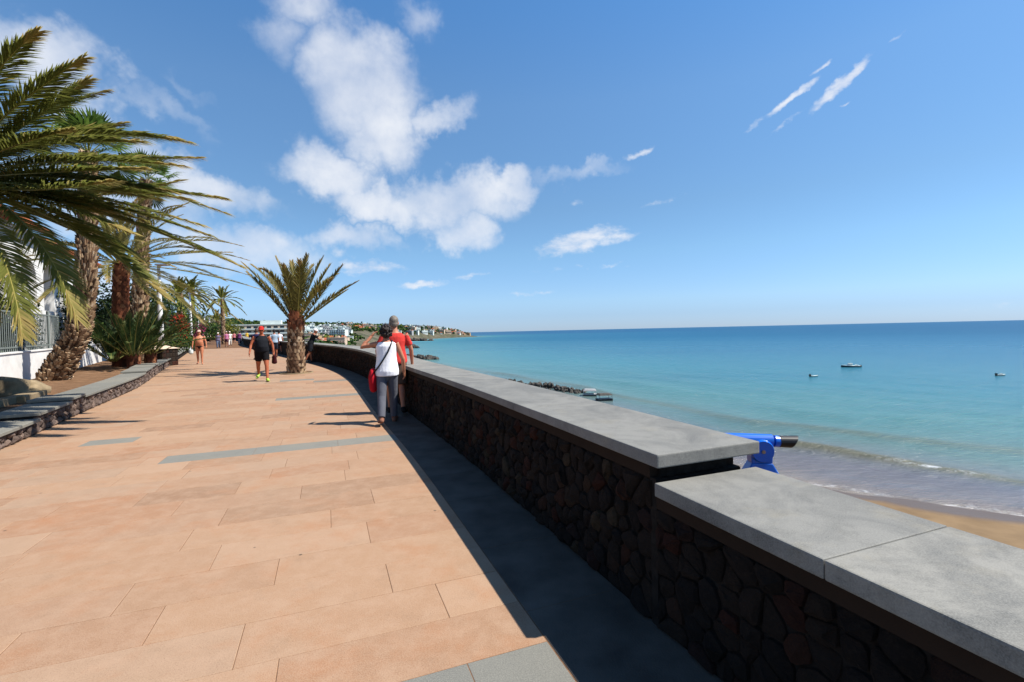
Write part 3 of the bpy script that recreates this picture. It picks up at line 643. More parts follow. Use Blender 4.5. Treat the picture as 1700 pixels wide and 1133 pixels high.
# -- the great date palm whose crown leans in from the left; its midribs follow the sweep seen in the photo
def big_palm():
    Y0 = 8.6; c = aty(-90, 300, Y0); base = Vector((c.x-.15, Y0+.1, SOIL(Y0)-.1))
    root = empty('date_palm', base); tag(root, 'huge wind-swept date palm whose fronds lean in from the left edge', 'palm tree')
    inv = root.location
    cc = Vector(c)-inv
    mb = MB(); scaly_trunk(mb, [(0, 0, 0), (.05, 0, 1.3), (.1, 0, 2.6), cc-Vector((0, 0, .35))], [.5, .4, .4, .46], 22, 13, .06, .2); mb.build('trunk', 'trunk', root)
    F = [  # bend point, tip (photo spots) and depth of the tip
     ((-40,130),(62,52),7.6),((-10,190),(138,96),8.0),((10,230),(146,132),8.6),((60,190),(312,236),8.4),((70,215),(288,228),9.2),((60,265),(330,262),10.4),
     ((120,265),(372,352),8.6),((100,290),(372,330),9.6),((110,310),(345,390),9.0),((150,330),(395,440),8.6),((60,320),(212,384),7.2),((110,345),(272,492),8.0),((60,330),(128,528),7.0),((90,352),(300,300),10.2),
     ((10,370),(38,560),6.6),((30,330),(188,300),7.0),((40,285),(240,280),7.4),((-20,140),(20,70),9.2),((30,240),(205,205),9.8),((90,300),(310,330),8.0),((60,300),(260,330),9.6),((40,345),(160,400),8.8),((-60,360),(-20,520),7.4),((-140,160),(-200,80),8.6),((-220,280),(-360,330),9),((-180,340),(-280,500),8),((-120,140),(-160,60),10.2),((-160,230),(-330,180),10),((40,180),(176,150),10.6),((20,225),(236,236),8.0),((80,250),(300,275),7.6),((90,280),(282,318),8.6),((70,295),(330,372),7.4),((50,250),(222,262),10.6),((60,310),(236,365),8.4),((30,320),(180,350),7.8),((80,330),(230,430),9.4),((20,300),(150,330),9.8),((0,240),(120,215),7.4)]
    for (b, t, yt) in F:
        tip = aty(*t, yt)-inv; mid = aty(*b, Y0*.45+yt*.55)-inv; st = cc+((mid-cc).normalized()*.16); n = 20
        pts = bez(st, mid, tip, n); L = sum((pts[i+1]-pts[i]).length for i in range(n))
        palm_frond(root, pts, int(165+random.random()*30), .56*min(1.1, L/3.4+.25), .027, 'phoenix', start=.08, vee=random.uniform(.25, .6), droop=.45, r=.026, a0=62, a1=24, wind=Vector((.55, .1, -.1)))
    return root
big_palm()
def date_palm(loc, H, r, nf, L, label, mat='phoenix', trunk='trunk', wind=(.35, 0, 0), elr=(-15, 75), nl=46, ll=.42, lw=.035, sag=(.15, .5), lean=(0, 0), rows=None, group=None, name='date_palm', blow=.0, bulge=1.0):
    root = empty(name, loc); tag(root, label, 'palm tree', group)
    top = Vector((lean[0], lean[1], H))
    if H > .3:
        mb = MB(); P = catm([(0, 0, -.15), (lean[0]*.2, lean[1]*.2, H*.4), (lean[0]*.6, lean[1]*.6, H*.75), top], 4); n = len(P)
        scaly_trunk(mb, P, [r*(1.18-.25*i/n)*bulge if i < n*.7 else r*1.02 for i in range(n)], rows or max(5, int(H/.13)), max(8, int(r*34)), r*.14, .17); mb.build('trunk', trunk, root)
    for i in range(nf):
        az = 2*math.pi*(i*.381966)+random.uniform(-.2, .2); el = R(elr[0]+(elr[1]-elr[0])*((i+.5)/nf)+random.uniform(-6, 6)); l = L*random.uniform(.82, 1.08)
        side = 0; pts = arch(top+Vector((math.sin(az)*r*.4, math.cos(az)*r*.4, 0)), az, el, l, random.uniform(*sag))
        k = len(pts)-1; pts = [p+Vector(wind)*(l*(q/k)**2) for q, p in enumerate(pts)]
        palm_frond(root, pts, int(nl*1.5), ll*random.uniform(.9, 1.15), lw, mat, start=.14, vee=.5, droop=.3, r=.02, a0=58, a1=20)
    return root
# the palm standing in the middle of the promenade: shuttlecock crown
def path_palm():
    loc = Vector((-8.1, 18.04, G(18.04))); root = empty('date_palm', loc); tag(root, 'stout young palm growing out of the middle of the paved walk', 'palm tree')
    mb = MB(); scaly_trunk(mb, [(0, 0, -.1), (0, 0, .3), (.0, 0, .8), (.02, 0, 1.3), (.03, 0, 1.72)], [.35, .335, .32, .295, .31], 15, 15, .035, .13); mb.build('trunk', 'trunk', root)
    mb = MB(); scaly_trunk(mb, [(.03, 0, 1.6), (.04, 0, 1.95), (.04, 0, 2.2)], [.29, .23, .14], 6, 10, .08, .3); mb.build('crown_base', 'redtrunk', root)
    mid0 = Vector((.03, 0, 1.75))
    F = [((450,480),(404,438),17.6),((462,470),(418,440),18.6),((460,452),(432,446),17),((478,470),(458,428),18),((490,470),(484,434),18.8),((500,470),(510,424),17.6),((510,480),(536,428),18.2),((518,488),(548,440),19),
         ((528,498),(568,441),17.8),((530,505),(592,468),18.2),((535,510),(575,482),19),((470,480),(446,452),19.5),((500,460),(497,432),16.8),((515,490),(552,462),17),((448,490),(410,452),18.4),((480,465),(470,440),17.2),((520,478),(560,455),19.6),((495,480),(520,440),19.4)]
    for b, t, yt in F:
        tip = aty(*t, yt)-loc; mid = aty(*b, 18.04*.6+yt*.4)-loc; st = mid0+(mid-mid0).normalized()*.15
        palm_frond(root, bez(st, mid, tip, 14), 96, .52, .034, 'phoenix2', start=.12, vee=.45, droop=.3, r=.022, a0=62, a1=20)
    ring = MB(); n = 40
    for i in range(n):
        a, b = 2*math.pi*i/n, 2*math.pi*(i+1)/n
        ring.hexa([(math.cos(q)*rr, math.sin(q)*rr, z) for q, rr, z in ((a,.52,-.02),(b,.52,-.02),(b,.60,-.02),(a,.60,-.02))], [(math.cos(q)*rr, math.sin(q)*rr, z) for q, rr, z in ((a,.53,.03),(b,.53,.03),(b,.59,.03),(a,.59,.03))])
    o = ring.build('tree_ring', 'boulder', None, loc=loc); tag(o, 'pale stone ring round the foot of the walkway palm', 'tree ring')
    d = MB(); d.tube([(0, 0, .0), (0, 0, .018)], [.52, .5], 24); o = d.build('tree_pit', 'soil', None, loc=loc); tag(o, kind='structure')
path_palm()
# fan palms with shaggy trunks
def fan_leaf_mesh(seed, n=26, R0=.75):
    random.seed(seed); mb = MB(); mb.tube([(0, 0, 0), (0, .45, .04), (0, .9, .0)], [.018, .014, .01], 4, tint=.9)
    for i in range(n):
        a = R(-105+210*i/(n-1)); l = R0*(1-.18*abs(a)/1.9)*random.uniform(.9, 1.08); D = Vector((math.sin(a), math.cos(a), .12+.1*math.cos(a*2))); Q = Vector((math.cos(a), -math.sin(a), .0)); w_ = R0*.058
        c = Vector((0, .9, 0)); zz = .03*(1 if i % 2 else -1)
        m1 = c+D*l*.55+Vector((0, 0, zz)); e = c+D*l+Vector((0, 0, -.16*l*random.uniform(.3, 1.8)))
        mb.add([c, m1-Q*w_, m1+Q*w_, e], [(0, 1, 2), (1, 3, 2)], .2+.6*random.random())
    return mb.mesh('fan_leaf', 'fan')
FAN = [fan_leaf_mesh(k) for k in range(3)]
random.seed(11)
def fan_palm(loc, path, rad, label, nl=34, sc=1.0, skirt=True, wind=.25):
    root = empty('fan_palm', loc); tag(root, label, 'palm tree'); P = catm([Vector(p) for p in path], 6); n = len(P)
    mb = MB(); scaly_trunk(mb, P, [rad[0]*(1-(i/n))**2.2*.8+rad[1]*(.8+.2*(1-i/n)) for i in range(n)], int(len(P)*4.2), 12, .11, .20); mb.build('trunk', 'trunk', root)
    top = P[-1]
    for i in range(nl):
        az = i*2.39996+random.uniform(-.3, .3); el = R(-55+135*((i+.5)/nl)**.8+random.uniform(-8, 8))
        o = link('fan_leaf', FAN[i % 3], root, top+Vector((0, 0, .1)), None, sc*random.uniform(.85, 1.1)); o.rotation_euler = (Matrix.Rotation(-az, 4, 'Z')@Matrix.Rotation(el, 4, 'X')@Matrix.Rotation(random.uniform(-.5, .5), 4, 'Y')).to_euler()
    return root
def rel(spots, y, loc): return [aty(px, py, y)-loc for px, py in spots]
l1 = Vector((-13.25, 14.0, SOIL(14.0)-.1)); fan_palm(l1, rel([(84,640),(98,612),(116,580),(130,545),(140,495),(144,430),(146,340),(147,262)], 14.0, l1), (.17, .165), 'shaggy curved fan palm rising from the soil beside the white garden wall', 22, .95)
l2 = Vector((-17.7, 23.2, SOIL(23.2)-.1)); fan_palm(l2, rel([(228,600),(232,520),(235,430),(239,350),(244,305)], 23.2, l2), (.16, .21), 'tall slim fan palm behind the lamp post nearest us', 22, 1.0)
date_palm(Vector((-15.75, 19.4, SOIL(19.4))), 4.15, .27, 52, 4.0, 'mid-height date palm with reddish crown base between the two fan palms', 'phoenix2', 'redtrunk', (.22, 0, -.02), (-22, 78), 52, .40, .03, (.1, .42), (.15, 0))
for k, (px, py, y, L, nf, lab) in enumerate(((188,602,18.6,2.3,22,'leftmost trunkless young palm clump at the foot of the red-based palm'),(222,606,18.4,2.6,26,'middle bushy young palm at the foot of the red-based palm'),(250,600,19.6,2.4,22,'right-hand young palm with a stubby ochre base beside the lamp plinth'))):
    p = aty(px, py, y); date_palm(Vector((p.x, y, SOIL(y)-.05)), .45 if k else .3, .2, nf, L, lab, 'young', 'redtrunk', (.06, 0, 0), (25, 86), 44, .34, .026, (.1, .35), rows=4, group='young palms at the planter')
# farther palms along the planter
p = aty(301, 565, 46); date_palm(Vector((p.x, 46, SOIL(46))), 5.0, .26, 44, 2.5, 'bushy yellow-green palm behind the second lamp post', 'yellow', 'trunk', (.06, 0, -.03), (-40, 82), 34, .42, .045, (.2, .5))
p = aty(321, 560, 60); date_palm(Vector((p.x, 60, SOIL(60))), 6.6, .25, 44, 2.6, 'dense green palm with drooping fronds beyond the yellow-green palm', 'yellow', 'trunk', (.08, 0, -.05), (-40, 80), 30, .45, .05, (.2, .5))
p = aty(371, 560, 60); date_palm(Vector((p.x, 60, G(60))), 5.7, .22, 24, 2.3, 'slender lone palm with sparse crown against the sky', 'phoenix', 'trunk', (.08, 0, -.05), (-35, 80), 26, .5, .07, (.1, .45))
p = aty(362, 555, 75); date_palm(Vector((p.x, 75, SOIL(75))), 3.0, .3, 24, 2.8, 'low palm behind the lone slender palm', 'phoenix', 'trunk', (.1, 0, 0), (-10, 80), 24, .5, .07, (.1, .5))
# ------------------------------------------------------------------ shrubs and hedges
def leaf_cloud(blobs, n, size, seed, hollow=.55):
    random.seed(seed); mb = MB(); tot = sum(b[3]*b[4]*b[5] for b in blobs)**1.0
    for (x, y, z, rx, ry, rz) in blobs:
        for _ in range(int(n*rx*ry*rz/tot)):
            while True:
                d = Vector((random.uniform(-1, 1), random.uniform(-1, 1), random.uniform(-1, 1)))
                if d.length < 1 and d.length > hollow*random.random(): break
            k = 1+.28*mnoise.noise(Vector((d.x*2+x, d.y*2+y, d.z*2))); p = Vector((x+d.x*rx*k, y+d.y*ry*k, z+d.z*rz*k))
            a = Vector((random.gauss(0, 1), random.gauss(0, 1), random.gauss(0, 1)+.3)).normalized(); b = a.orthogonal().normalized(); b.rotate(Matrix.Rotation(random.uniform(0, 6.28), 3, a)); c = a.cross(b); s_ = size*random.uniform(.6, 1.3)
            mb.add([p-b*s_, p+c*s_*.45, p+b*s_, p-c*s_*.45], [(0, 1, 2, 3)], random.random()**1.3)
    return mb
def shrub(px, py, y, w_, h_, mat, label, n=1600, size=.08, name='shrub', cat='shrub', flowers=None, seed=1, z0=None, group=None):
    p = aty(px, py, y); base = SOIL(y) if z0 is None else z0; loc = Vector((p.x, y, base)); root = empty(name, loc); tag(root, label, cat, group); random.seed(seed)
    bl = [(random.uniform(-.6, .6)*w_, random.uniform(-.4, .4)*w_, h_*random.uniform(.35, .75), w_*random.uniform(.35, .6), w_*random.uniform(.35, .5), h_*random.uniform(.25, .42)) for _ in range(6)]
    leaf_cloud(bl, n, size, seed).build('foliage', mat, root)
    mb = MB()
    for k in range(5): b = bl[k]; mb.tube([(b[0]*.3, b[1]*.3, -.05), (b[0]*.7, b[1]*.7, b[2]*.5), (b[0], b[1], b[2])], [.04, .03, .012], 5, tint=.3)
    mb.build('stem', 'trunk', root)
    if flowers: leaf_cloud([(a, b-.15, c, d*.9, e*1.05, f*1.02) for a, b, c, d, e, f in bl[:4]], int(n*flowers[1]), size*.8, seed+50, .9).build('blossom', flowers[0], root)
    return root
shrub(289,548,34,1.4,2.7,'bush','shrub covered in orange-red blossom right of the nearest lamp post',2600,.09,'bougainvillea','shrub',('red',.8),3)
shrub(312,556,50,1.8,2.6,'bush','magenta bougainvillea bush beside the second lamp post',1800,.10,'bougainvillea','shrub',('magenta',1.1),4)
shrub(283,575,27,1.3,1.5,'bush','dark green shrub between the nearest lamp post and the red-blossomed shrub',1800,.07,seed=5)
shrub(312,570,38,1.1,1.1,'lime','lime-green low shrub at the second lamp plinth',1200,.08,seed=6)
shrub(256,585,27.5,.9,.9,'lime','small lime-green shrub peeking behind the nearest lamp plinth',900,.06,seed=7)
shrub(300,520,52,3.5,4.2,'bush','tall green bush screening the gardens behind the palms',2600,.14,seed=8)
shrub(345,548,66,3.2,3.0,'bush','rounded olive-green bush behind the far lamp posts',2000,.15,seed=9)
shrub(360,552,84,4,3.2,'yellow','yellowish bush beyond the far lamp posts',2000,.18,seed=10)
shrub(384,555,100,4.5,2.2,'bush','dark bush at the far bend of the walk, left of the pale hotel',2000,.2,seed=12,z0=.6)
shrub(405,556,112,5,3.0,'bush','clipped green bush below the pale hotel at the far bend',2200,.2,seed=13,z0=-1.2)
shrub(160,560,24,2.2,3.4,'dark','deep green bush behind the shaggy curved fan palm',3000,.10,seed=14)
shrub(190,540,27,2.6,4.2,'dark','tall dark bush behind the young palms',3000,.11,seed=15)
shrub(226,535,30,2.8,4.0,'dark','leafy dark bush behind the red-based palm',3000,.11,seed=16)
shrub(262,520,36,2.6,4.6,'bush','high green bush behind the nearest lamp post',3000,.12,seed=17)
# ------------------------------------------------------------------ garden wall, railing, hedge, villa
GWL = Line([(-7.3,2.6),(-10.2,7.5),(-13.5,12.9),(-18.5,21.2),(-22.6,28)])
gw = empty('garden_wall', (0, 0, 0)); tag(gw, 'low white plastered garden wall behind the palm bed', 'wall')
mb = MB(); strip_block(mb, GWL, 0, GWL.L, -.22, 0, -.1, 1.13, 24); mb.build('wall_body', 'plaster', gw)
mb = MB(); strip_block(mb, GWL, 0, GWL.L, -.25, .03, 1.13, 1.17, 24); mb.build('cap', 'plaster', gw)
fe = empty('garden_fence', (0, 0, 0)); tag(fe, 'pale metal railing of slim upright bars on top of the white garden wall', 'fence')
fa, fb_ = GWL.s_at_y(7.2), GWL.s_at_y(17.5)
for z in (1.27, 2.30): mb = MB(); strip_block(mb, GWL, fa, fb_, -.135, -.095, z, z+.045, 16); mb.build('rail', 'rail', fe)
BAR = MB().box(-.009, .009, -.009, .009, 0, 1.16).mesh('bar', 'rail'); POST = MB().box(-.03, .03, -.03, .03, 0, 1.3).mesh('post', 'rail')
s = fa; k = 0
while s < fb_:
    p = GWL.at(s, -.115); link('post' if k % 18 == 0 else 'bar', POST if k % 18 == 0 else BAR, fe, (p.x, p.y, G(p.y)+1.168)); s += .15; k += 1
random.seed(21)
hb = []
for k in range(16):
    p = GWL.at(GWL.s_at_y(8)+k*.85, -1.6-random.random()*.5); hb.append((p.x, p.y, G(p.y)+1.55+.2*random.random(), .8, .8, 1.35))
hroot = empty('hedge', (0, 0, 0)); tag(hroot, 'dark hedge behind the metal railing on the far left', 'hedge'); leaf_cloud(hb, 16000, .085, 31, .9).build('foliage', 'dark', hroot)
mb = MB()
for b in hb: mb.tube([(b[0], b[1], 0), (b[0]+.1, b[1], b[2])], [.05, .03], 5, tint=.2)
mb.build('stem', 'trunk', hroot)
broot = empty('bougainvillea', (0, 0, 0)); tag(broot, 'climbing greenery with a few red blossoms above the railing in front of the villa', 'climber'); bl = []
for k in range(10):
    p = GWL.at(GWL.s_at_y(9)+k*1.0, -2.0-random.random()*.6); bl.append((p.x, p.y, G(p.y)+3.0+.35*random.random(), .85, .8, .5))
leaf_cloud(bl, 6500, .075, 33).build('foliage', 'bush', broot); leaf_cloud([(a, b, c-.05, d*.6, e, f*.8) for a, b, c, d, e, f in (bl[3], bl[4], bl[8])], 260, .06, 34, 1.0).build('blossom', 'red', broot)
mb = MB()
for b in bl: mb.tube([(b[0], b[1], .2), (b[0]+.15, b[1], 1.6), (b[0], b[1], b[2])], [.05, .04, .02], 5, tint=.2)
mb.build('stem', 'trunk', broot)
def villa():
    org = Vector((-22.2, 24.0, 0)); ang = math.atan2(.88, -.47); root = empty('villa', org, ang); tag(root, 'white villa with round arches and tiled eaves behind the railing', 'house')
    # local x runs along the facade (away from us), y = inwards, z up; seen face at y = 0
    def arcade(x0, n, bw, ow, z0, zs, zt, depth):
        for i in range(n):
            a = x0+i*bw; xm = a+bw/2; mb = MB()
            mb.box(a, xm-ow/2, 0, depth, z0, zs); mb.box(xm+ow/2, a+bw, 0, depth, z0, zs)
            K = 12; pr = [(xm-math.cos(math.pi*j/K)*ow/2, zs+math.sin(math.pi*j/K)*ow/2) for j in range(K+1)]
            pr = [(a, zs)]+pr+[(a+bw, zs)]; 
            for j in range(len(pr)-1):
                (xa, za), (xb, zb) = pr[j], pr[j+1]
                if xb-xa < 1e-4: continue
                mb.hexa([(xa, 0, za), (xb, 0, zb), (xb, depth, zb), (xa, depth, za)], [(xa, 0, zt), (xb, 0, zt), (xb, depth, zt), (xa, depth, zt)])
            mb.build('arch_bay', 'plaster', root)
    arcade(-3.0, 4, 2.0, 1.25, 2.9, 4.35, 5.75, .35); arcade(-15.0, 5, 2.4, 1.6, 2.6, 4.2, 6.2, .4)
    MB().box(-15, 5, .0, .4, 0, 2.9-.302).build('base_wall', 'plaster', root); MB().box(-2.9, 5, .0, .35, 2.6, 2.898).build('sill_course', 'plaster', root)
    MB().box(-15, 5, 2.2, 2.5, 0, 6.2).build('back_wall', 'plaster', root); MB().box(4.998, 5.3, 0, 7, 0, 5.75).build('gable_wall', 'plaster', root)
    MB().box(-15, 4.99, .42, 2.2, 2.45, 2.58).build('loggia_floor', 'plaster', root)
    for x0 in (-1.6, .5, 2.6): w_ = MB().box(x0-.5, x0+.5, 2.14, 2.195, 3.0, 4.6).build('window', 'glass', root); MB().box(x0-.56, x0-.5, 2.12, 2.19, 2.95, 4.66).box(x0+.5, x0+.56, 2.12, 2.19, 2.95, 4.66).build('frame', 'white', w_)
    def roof(x0, x1, z, ov):
        rf = MB().hexa([(x0-.2, -ov, z), (x1+.4, -ov, z), (x1+.4, 4, z+1.7), (x0-.2, 4, z+1.7)], [(x0-.2, -ov, z+.1), (x1+.4, -ov, z+.1), (x1+.4, 4, z+1.8), (x0-.2, 4, z+1.8)]).build('roof', 'terracotta', root)
        me = MB().tube([(0, -ov-.03, z+.11), (0, 4, z+1.83)], [.085, .085], 8).mesh('roof_tile', 'terracotta', True); x = x0-.15
        while x < x1+.4: link('roof_tile', me, rf, (x, 0, 0)); x += .24
    roof(-3, 5, 5.76, .45); roof(-15, -3.3, 6.21, .45)
villa()
# boulders and edging on the left
def boulder_mesh(seed, sub=3, rough=.3, flat=.7):
    bm = bmesh.new(); bmesh.ops.create_icosphere(bm, subdivisions=sub, radius=1)
    for v in bm.verts:
        n = v.co.normalized(); k = 1+rough*mnoise.noise(n*1.3+Vector((seed*7.1, seed, 0)))+rough*.4*mnoise.noise(n*3.1+Vector((seed, 0, 3)))
        v.co = Vector((n.x*k, n.y*k*.8, n.z*k*flat))
    me = bpy.data.meshes.new('boulder'); bm.to_mesh(me); bm.free(); me.polygons.foreach_set('use_smooth', [sub > 2]*len(me.polygons)); return me
for (px, py, y, sc, lab) in ((18,632,10.6,.52,'large tan boulder at the left edge before the white wall'),(52,640,10.8,.36,'smaller flat tan boulder right of the large boulder by the white wall')):
    p = aty(px, py, y); me = boulder_mesh(px); me.materials.append(M['boulder']); tag(link('boulder', me, None, (p.x, p.y, SOIL(y)+.06), (0, 0, px), sc), lab, 'boulder')
bd = empty('bed_edging', (0, 0, 0)); tag(bd, 'low beige stone edging strip between the slabs and the bare soil', 'edging')
for k in range(5):
    mb = MB(); s0 = KS(6.2)+k*1.1; strip_block(mb, KERB, s0, s0+1.09, -1.75+.12*k, -1.45+.12*k, .2, .40, 2, tint=random.random()); me = mb.mesh('edging_stone', 'boulder'); bevel(me, .01, 1, 50); link('edging_stone', me, bd)
# ------------------------------------------------------------------ lamp posts
def lamp(px, y, label, scale=1):
    loc = Vector(((px-IW/2)/FPX*y, y, G(y)+.3)); root = empty('street_lamp', loc); tag(root, label, 'street lamp', 'white lamp posts along the planter')
    mb = MB().box(-.5, .5, -.5, .5, -.32, .58); mb.build('plinth_core', 'mortar', root)
    pl = MB(); random.seed(int(y))
    for face in range(4):
        rot = Matrix.Rotation(face*math.pi/2, 4, 'Z')
        for i in range(5):
            for j in range(4):
                x0, x1 = -.5+i*.2+random.uniform(-.02, .02), -.3+i*.2+random.uniform(-.02, .02); z0, z1 = -.3+j*.22, -.3+j*.22+.2; d = random.uniform(.01, .03)
                pl.hexa([rot@Vector(q) for q in ((x0+.01, -.5, z0), (x1-.01, -.5, z0), (x1-.01, -.5, z1), (x0+.01, -.5, z1))], [rot@Vector(q) for q in ((x0+.03, -.5-d, z0+.02), (x1-.03, -.5-d, z0+.02), (x1-.03, -.5-d, z1-.02), (x0+.03, -.5-d, z1-.02))], random.random())
    pl.build('plinth_stones', 'stone', root)
    MB().hexa([(-.58, -.58, .582), (.58, -.58, .582), (.58, .58, .582), (-.58, .58, .582)], [(-.13, -.13, .76), (.13, -.13, .76), (.13, .13, .76), (-.13, .13, .76)]).build('plinth_cap', 'cream', root)
    mb = MB().tube([(0, 0, .74), (0, 0, 1.9), (0, 0, 3.3), (0, 0, 5.05)], [.15, .13, .095, .07], 14); mb.build('pole', 'white', root, smooth=True)
    a = MB().box(-.08, .62, -.16, .16, 5.05, 5.13); a.box(-.03, .03, -.03, .03, 5.0, 5.05); o = a.build('lamp_head', 'white', root); MB().box(.02, .55, -.12, .12, 5.035, 5.048).build('diffuser', 'cream', o)
    root.rotation_euler = (0, 0, R(-5)); root.scale = (scale,)*3
lamp(268, 23.6, 'nearest white lamp post on a dark stone plinth beside the young palms', .92)
lamp(318, 41.0, 'second white lamp post behind the bather in dark trunks', .92)
lamp(330, 55.0, 'third white lamp post, just right of the second one', .92)
lamp(341, 84.0, 'fourth and much smaller lamp post beyond the bather', .92)
lamp(349, 100.0, 'farthest white lamp post at the bend of the walk', .92)
# ------------------------------------------------------------------ coin-operated telescope behind the parapet
def telescope():
    c = aty(1261, 753, 4.15); z0 = G(4)-.02; root = empty('viewing_telescope', (c.x, c.y, z0)); tag(root, 'blue coin-operated viewing telescope with black eyepiece behind the parapet', 'telescope')
    h = c.z-z0                                                        # height of the swivel disc
    k = 4.15/FPX                                                      # metres per photo pixel at that depth
    MB().tube([(0, 0, 0), (0, 0, .03), (0, 0, .05)], [.16, .16, .12], 20).build('base_plate', 'blue', root, smooth=False)
    MB().tube([(0, 0, .04), (0, 0, h-.24)], [.055, .055], 16).build('post', 'blue', root, smooth=True)
    mb = MB(); n = 12                                                   # flared yoke
    prof = [(-.24, .17), (-.20, .165), (-.13, .115), (-.08, .085), (.0, .085)]
    for sx in (1,):
        mb.hexa([(-.175, -.075, h-.235), (.175, -.075, h-.235), (.175, .075, h-.235), (-.175, .075, h-.235)], [(-.155, -.075, h-.175), (.165, -.075, h-.195), (.165, .075, h-.195), (-.155, .075, h-.175)])
        mb.hexa([(-.145, -.07, h-.185), (.145, -.07, h-.185), (.145, .07, h-.185), (-.145, .07, h-.185)], [(-.085, -.06, h-.075), (.085, -.06, h-.075), (.085, .06, h-.075), (-.085, .06, h-.075)])
    mb.hexa([(-.086, -.058, h-.08), (.086, -.058, h-.08), (.086, .058, h-.08), (-.086, .058, h-.08)], [(-.09, -.058, h+.05), (.09, -.058, h+.05), (.09, .058, h+.05), (-.09, .058, h+.05)])
    me = mb.mesh('yoke', 'blue'); bevel(me, .012, 3, 20); link('yoke', me, root)
    MB().tube([(0, -.085, h+.03), (0, -.06, h+.03), (0, .06, h+.03), (0, .085, h+.03)], [.088, .098, .098, .088], 28, xref=(1, 0, 0)).build('swivel_disc', 'blue', root, smooth=False)
    b = MB().tube([(0, -.094, h+.03), (0, -.084, h+.03)], [.016, .016], 10).build('bolt', 'steel', root)
    t = MB().tube([(-.42, .0, h+.115), (-.41, .0, h+.115), (-.2, 0, h+.112), (.1, 0, h+.105), (.12, 0, h+.103), (.16, 0, h+.1)], [.05, .06, .06, .056, .05, .048], 22).build('tube', 'blue', root, smooth=False)
    mb = MB().tube([(.16, 0, h+.1), (.18, 0, h+.1), (.25, 0, h+.098)], [.05, .05, .052], 20); 
    k0 = len(mb.v)-20
    for i in range(k0, len(mb.v)): x, y, z = mb.v[i]; mb.v[i] = (x+(z-(h+.095))*.55+.03, y, z)
    mb.build('eyepiece', 'black', root)
    MB().tube([(-.46, 0, h+.115), (-.42, 0, h+.115)], [.052, .056], 20).build('lens_hood', 'black', root)
    root.rotation_euler = (0, 0, R(-6))
telescope()
# ------------------------------------------------------------------ boats, rafts, breakwaters
def boat(px, py, L, label, hullmat, cabin=True, rz=0, name='motor_boat', cat='boat'):
    d = ray(px, py); t = (SEA-1.5)/d.z; p = CAM+d*t; root = empty(name, (p.x, p.y, SEA), R(rz)); tag(root, label, cat); B = L*.16
    n = 10; st = []
    for i in range(n+1):
        u = i/n; wv = B*(1-max(0, (u-.45)/.55)**2.2)*(.88+.12*min(1, u*4)); x = -L/2+L*u; sh = .10*L*(.75+.55*u*u); st.append((x, wv, sh))
    mb = MB(); vs = []
    for x, wv, sh in st: vs += [(x, -wv*.72, -.15), (x, -wv, sh), (x, -wv*.9, sh), (x, wv*.9, sh), (x, wv, sh), (x, wv*.72, -.15)]
    fs = [(0, 1, 2, 3, 4, 5)]
    for i in range(n):
        for j in range(6): a = i*6+j; b = i*6+(j+1) % 6; fs.append((a, a+6, b+6, b))
    mb.add(vs, fs); mb.build('hull', hullmat, root)
    mb = MB(); vs = []
    for x, wv, sh in st: vs += [(x, -wv*1.03, sh*.72), (x, -wv*1.05, sh*1.02), (x, wv*1.05, sh*1.02), (x, wv*1.03, sh*.72)]
    fs = [(0, 1, 2, 3)]
    for i in range(n):
        for j in range(4): a = i*4+j; b = i*4+(j+1) % 4; fs.append((a, a+4, b+4, b))
    mb.add(vs, fs); mb.build('gunwale', 'offwhite', root)
    if cabin:
        c = MB().hexa([(-.08*L, -B*.6, .1*L), (.16*L, -B*.55, .1*L), (.16*L, B*.55, .1*L), (-.08*L, B*.6, .1*L)], [(-.06*L, -B*.55, .19*L), (.09*L, -B*.5, .19*L), (.09*L, B*.5, .19*L), (-.06*L, B*.55, .19*L)]).build('cabin', 'offwhite', root)
        MB().box(-.09*L, .11*L, -B*.6, B*.6, .19*L, .205*L).build('cabin_roof', 'offwhite', root); MB().box(-.03*L, .06*L, -B*.6, -B*.555, .13*L, .18*L).build('window', 'glass', c)
    mb = MB().box(-L/2-.35, -L/2, -.15, .15, -.2, .55); mb.build('outboard_motor', 'black', root)
    MB().box(-.35*L, -.27*L, -B*.8, B*.8, .075*L, .12*L).build('bench', 'offwhite', root)
    return root
M['navy'] = plain('navy_hull', lin(28,34,52), .4, .4)
boat(1412, 610.5, 5.0, 'white motor boat with small cabin, largest boat on the water', 'navy', True, 172)
boat(1352, 626, 2.0, 'small dark rowing boat left of the white motor boat', 'navy', False, 10, 'rowing_boat')
boat(1662, 624.5, 2.2, 'small pale boat far right on the sea', 'navy', True, 8)
ROCKS = [boulder_mesh(40+k, 2, .55, .75) for k in range(5)]
for me in ROCKS: me.materials.append(M['rock']); me.polygons.foreach_set('use_smooth', [False]*len(me.polygons))
def breakwater(a, b, half, hgt, n, sc, label, seed):
    random.seed(seed); a = Vector(a); b = Vector(b); c = (a+b)/2; root = empty('breakwater', (c.x, c.y, SEA)); tag(root, label, 'breakwater', 'rock groynes in the bay'); d = (b-a); L = d.length; d.normalize(); q = Vector((d.y, -d.x))
    for i in range(n):
        u = random.uniform(-.5, .5); v = random.gauss(0, .4); v = max(-1, min(1, v)); hh = hgt*(1-abs(v))*(1-(2*abs(u))**4)
        p = d*(u*L)+q*(v*half); link('rock', ROCKS[i % 5], root, (p.x, p.y, hh*random.uniform(.3, 1)-.1), (random.random()*6, random.random()*6, random.random()*6), sc*random.uniform(.6, 1.25))
breakwater((-14,122),(13.5,93.5),3.0,1.4,260,.48,'nearest breakwater of heaped dark boulders beyond the parapet coping',1)
breakwater((-70,222),(-34.5,221),4,1.9,110,1.3,'second rock groyne seen just past the man in the red shirt',2)
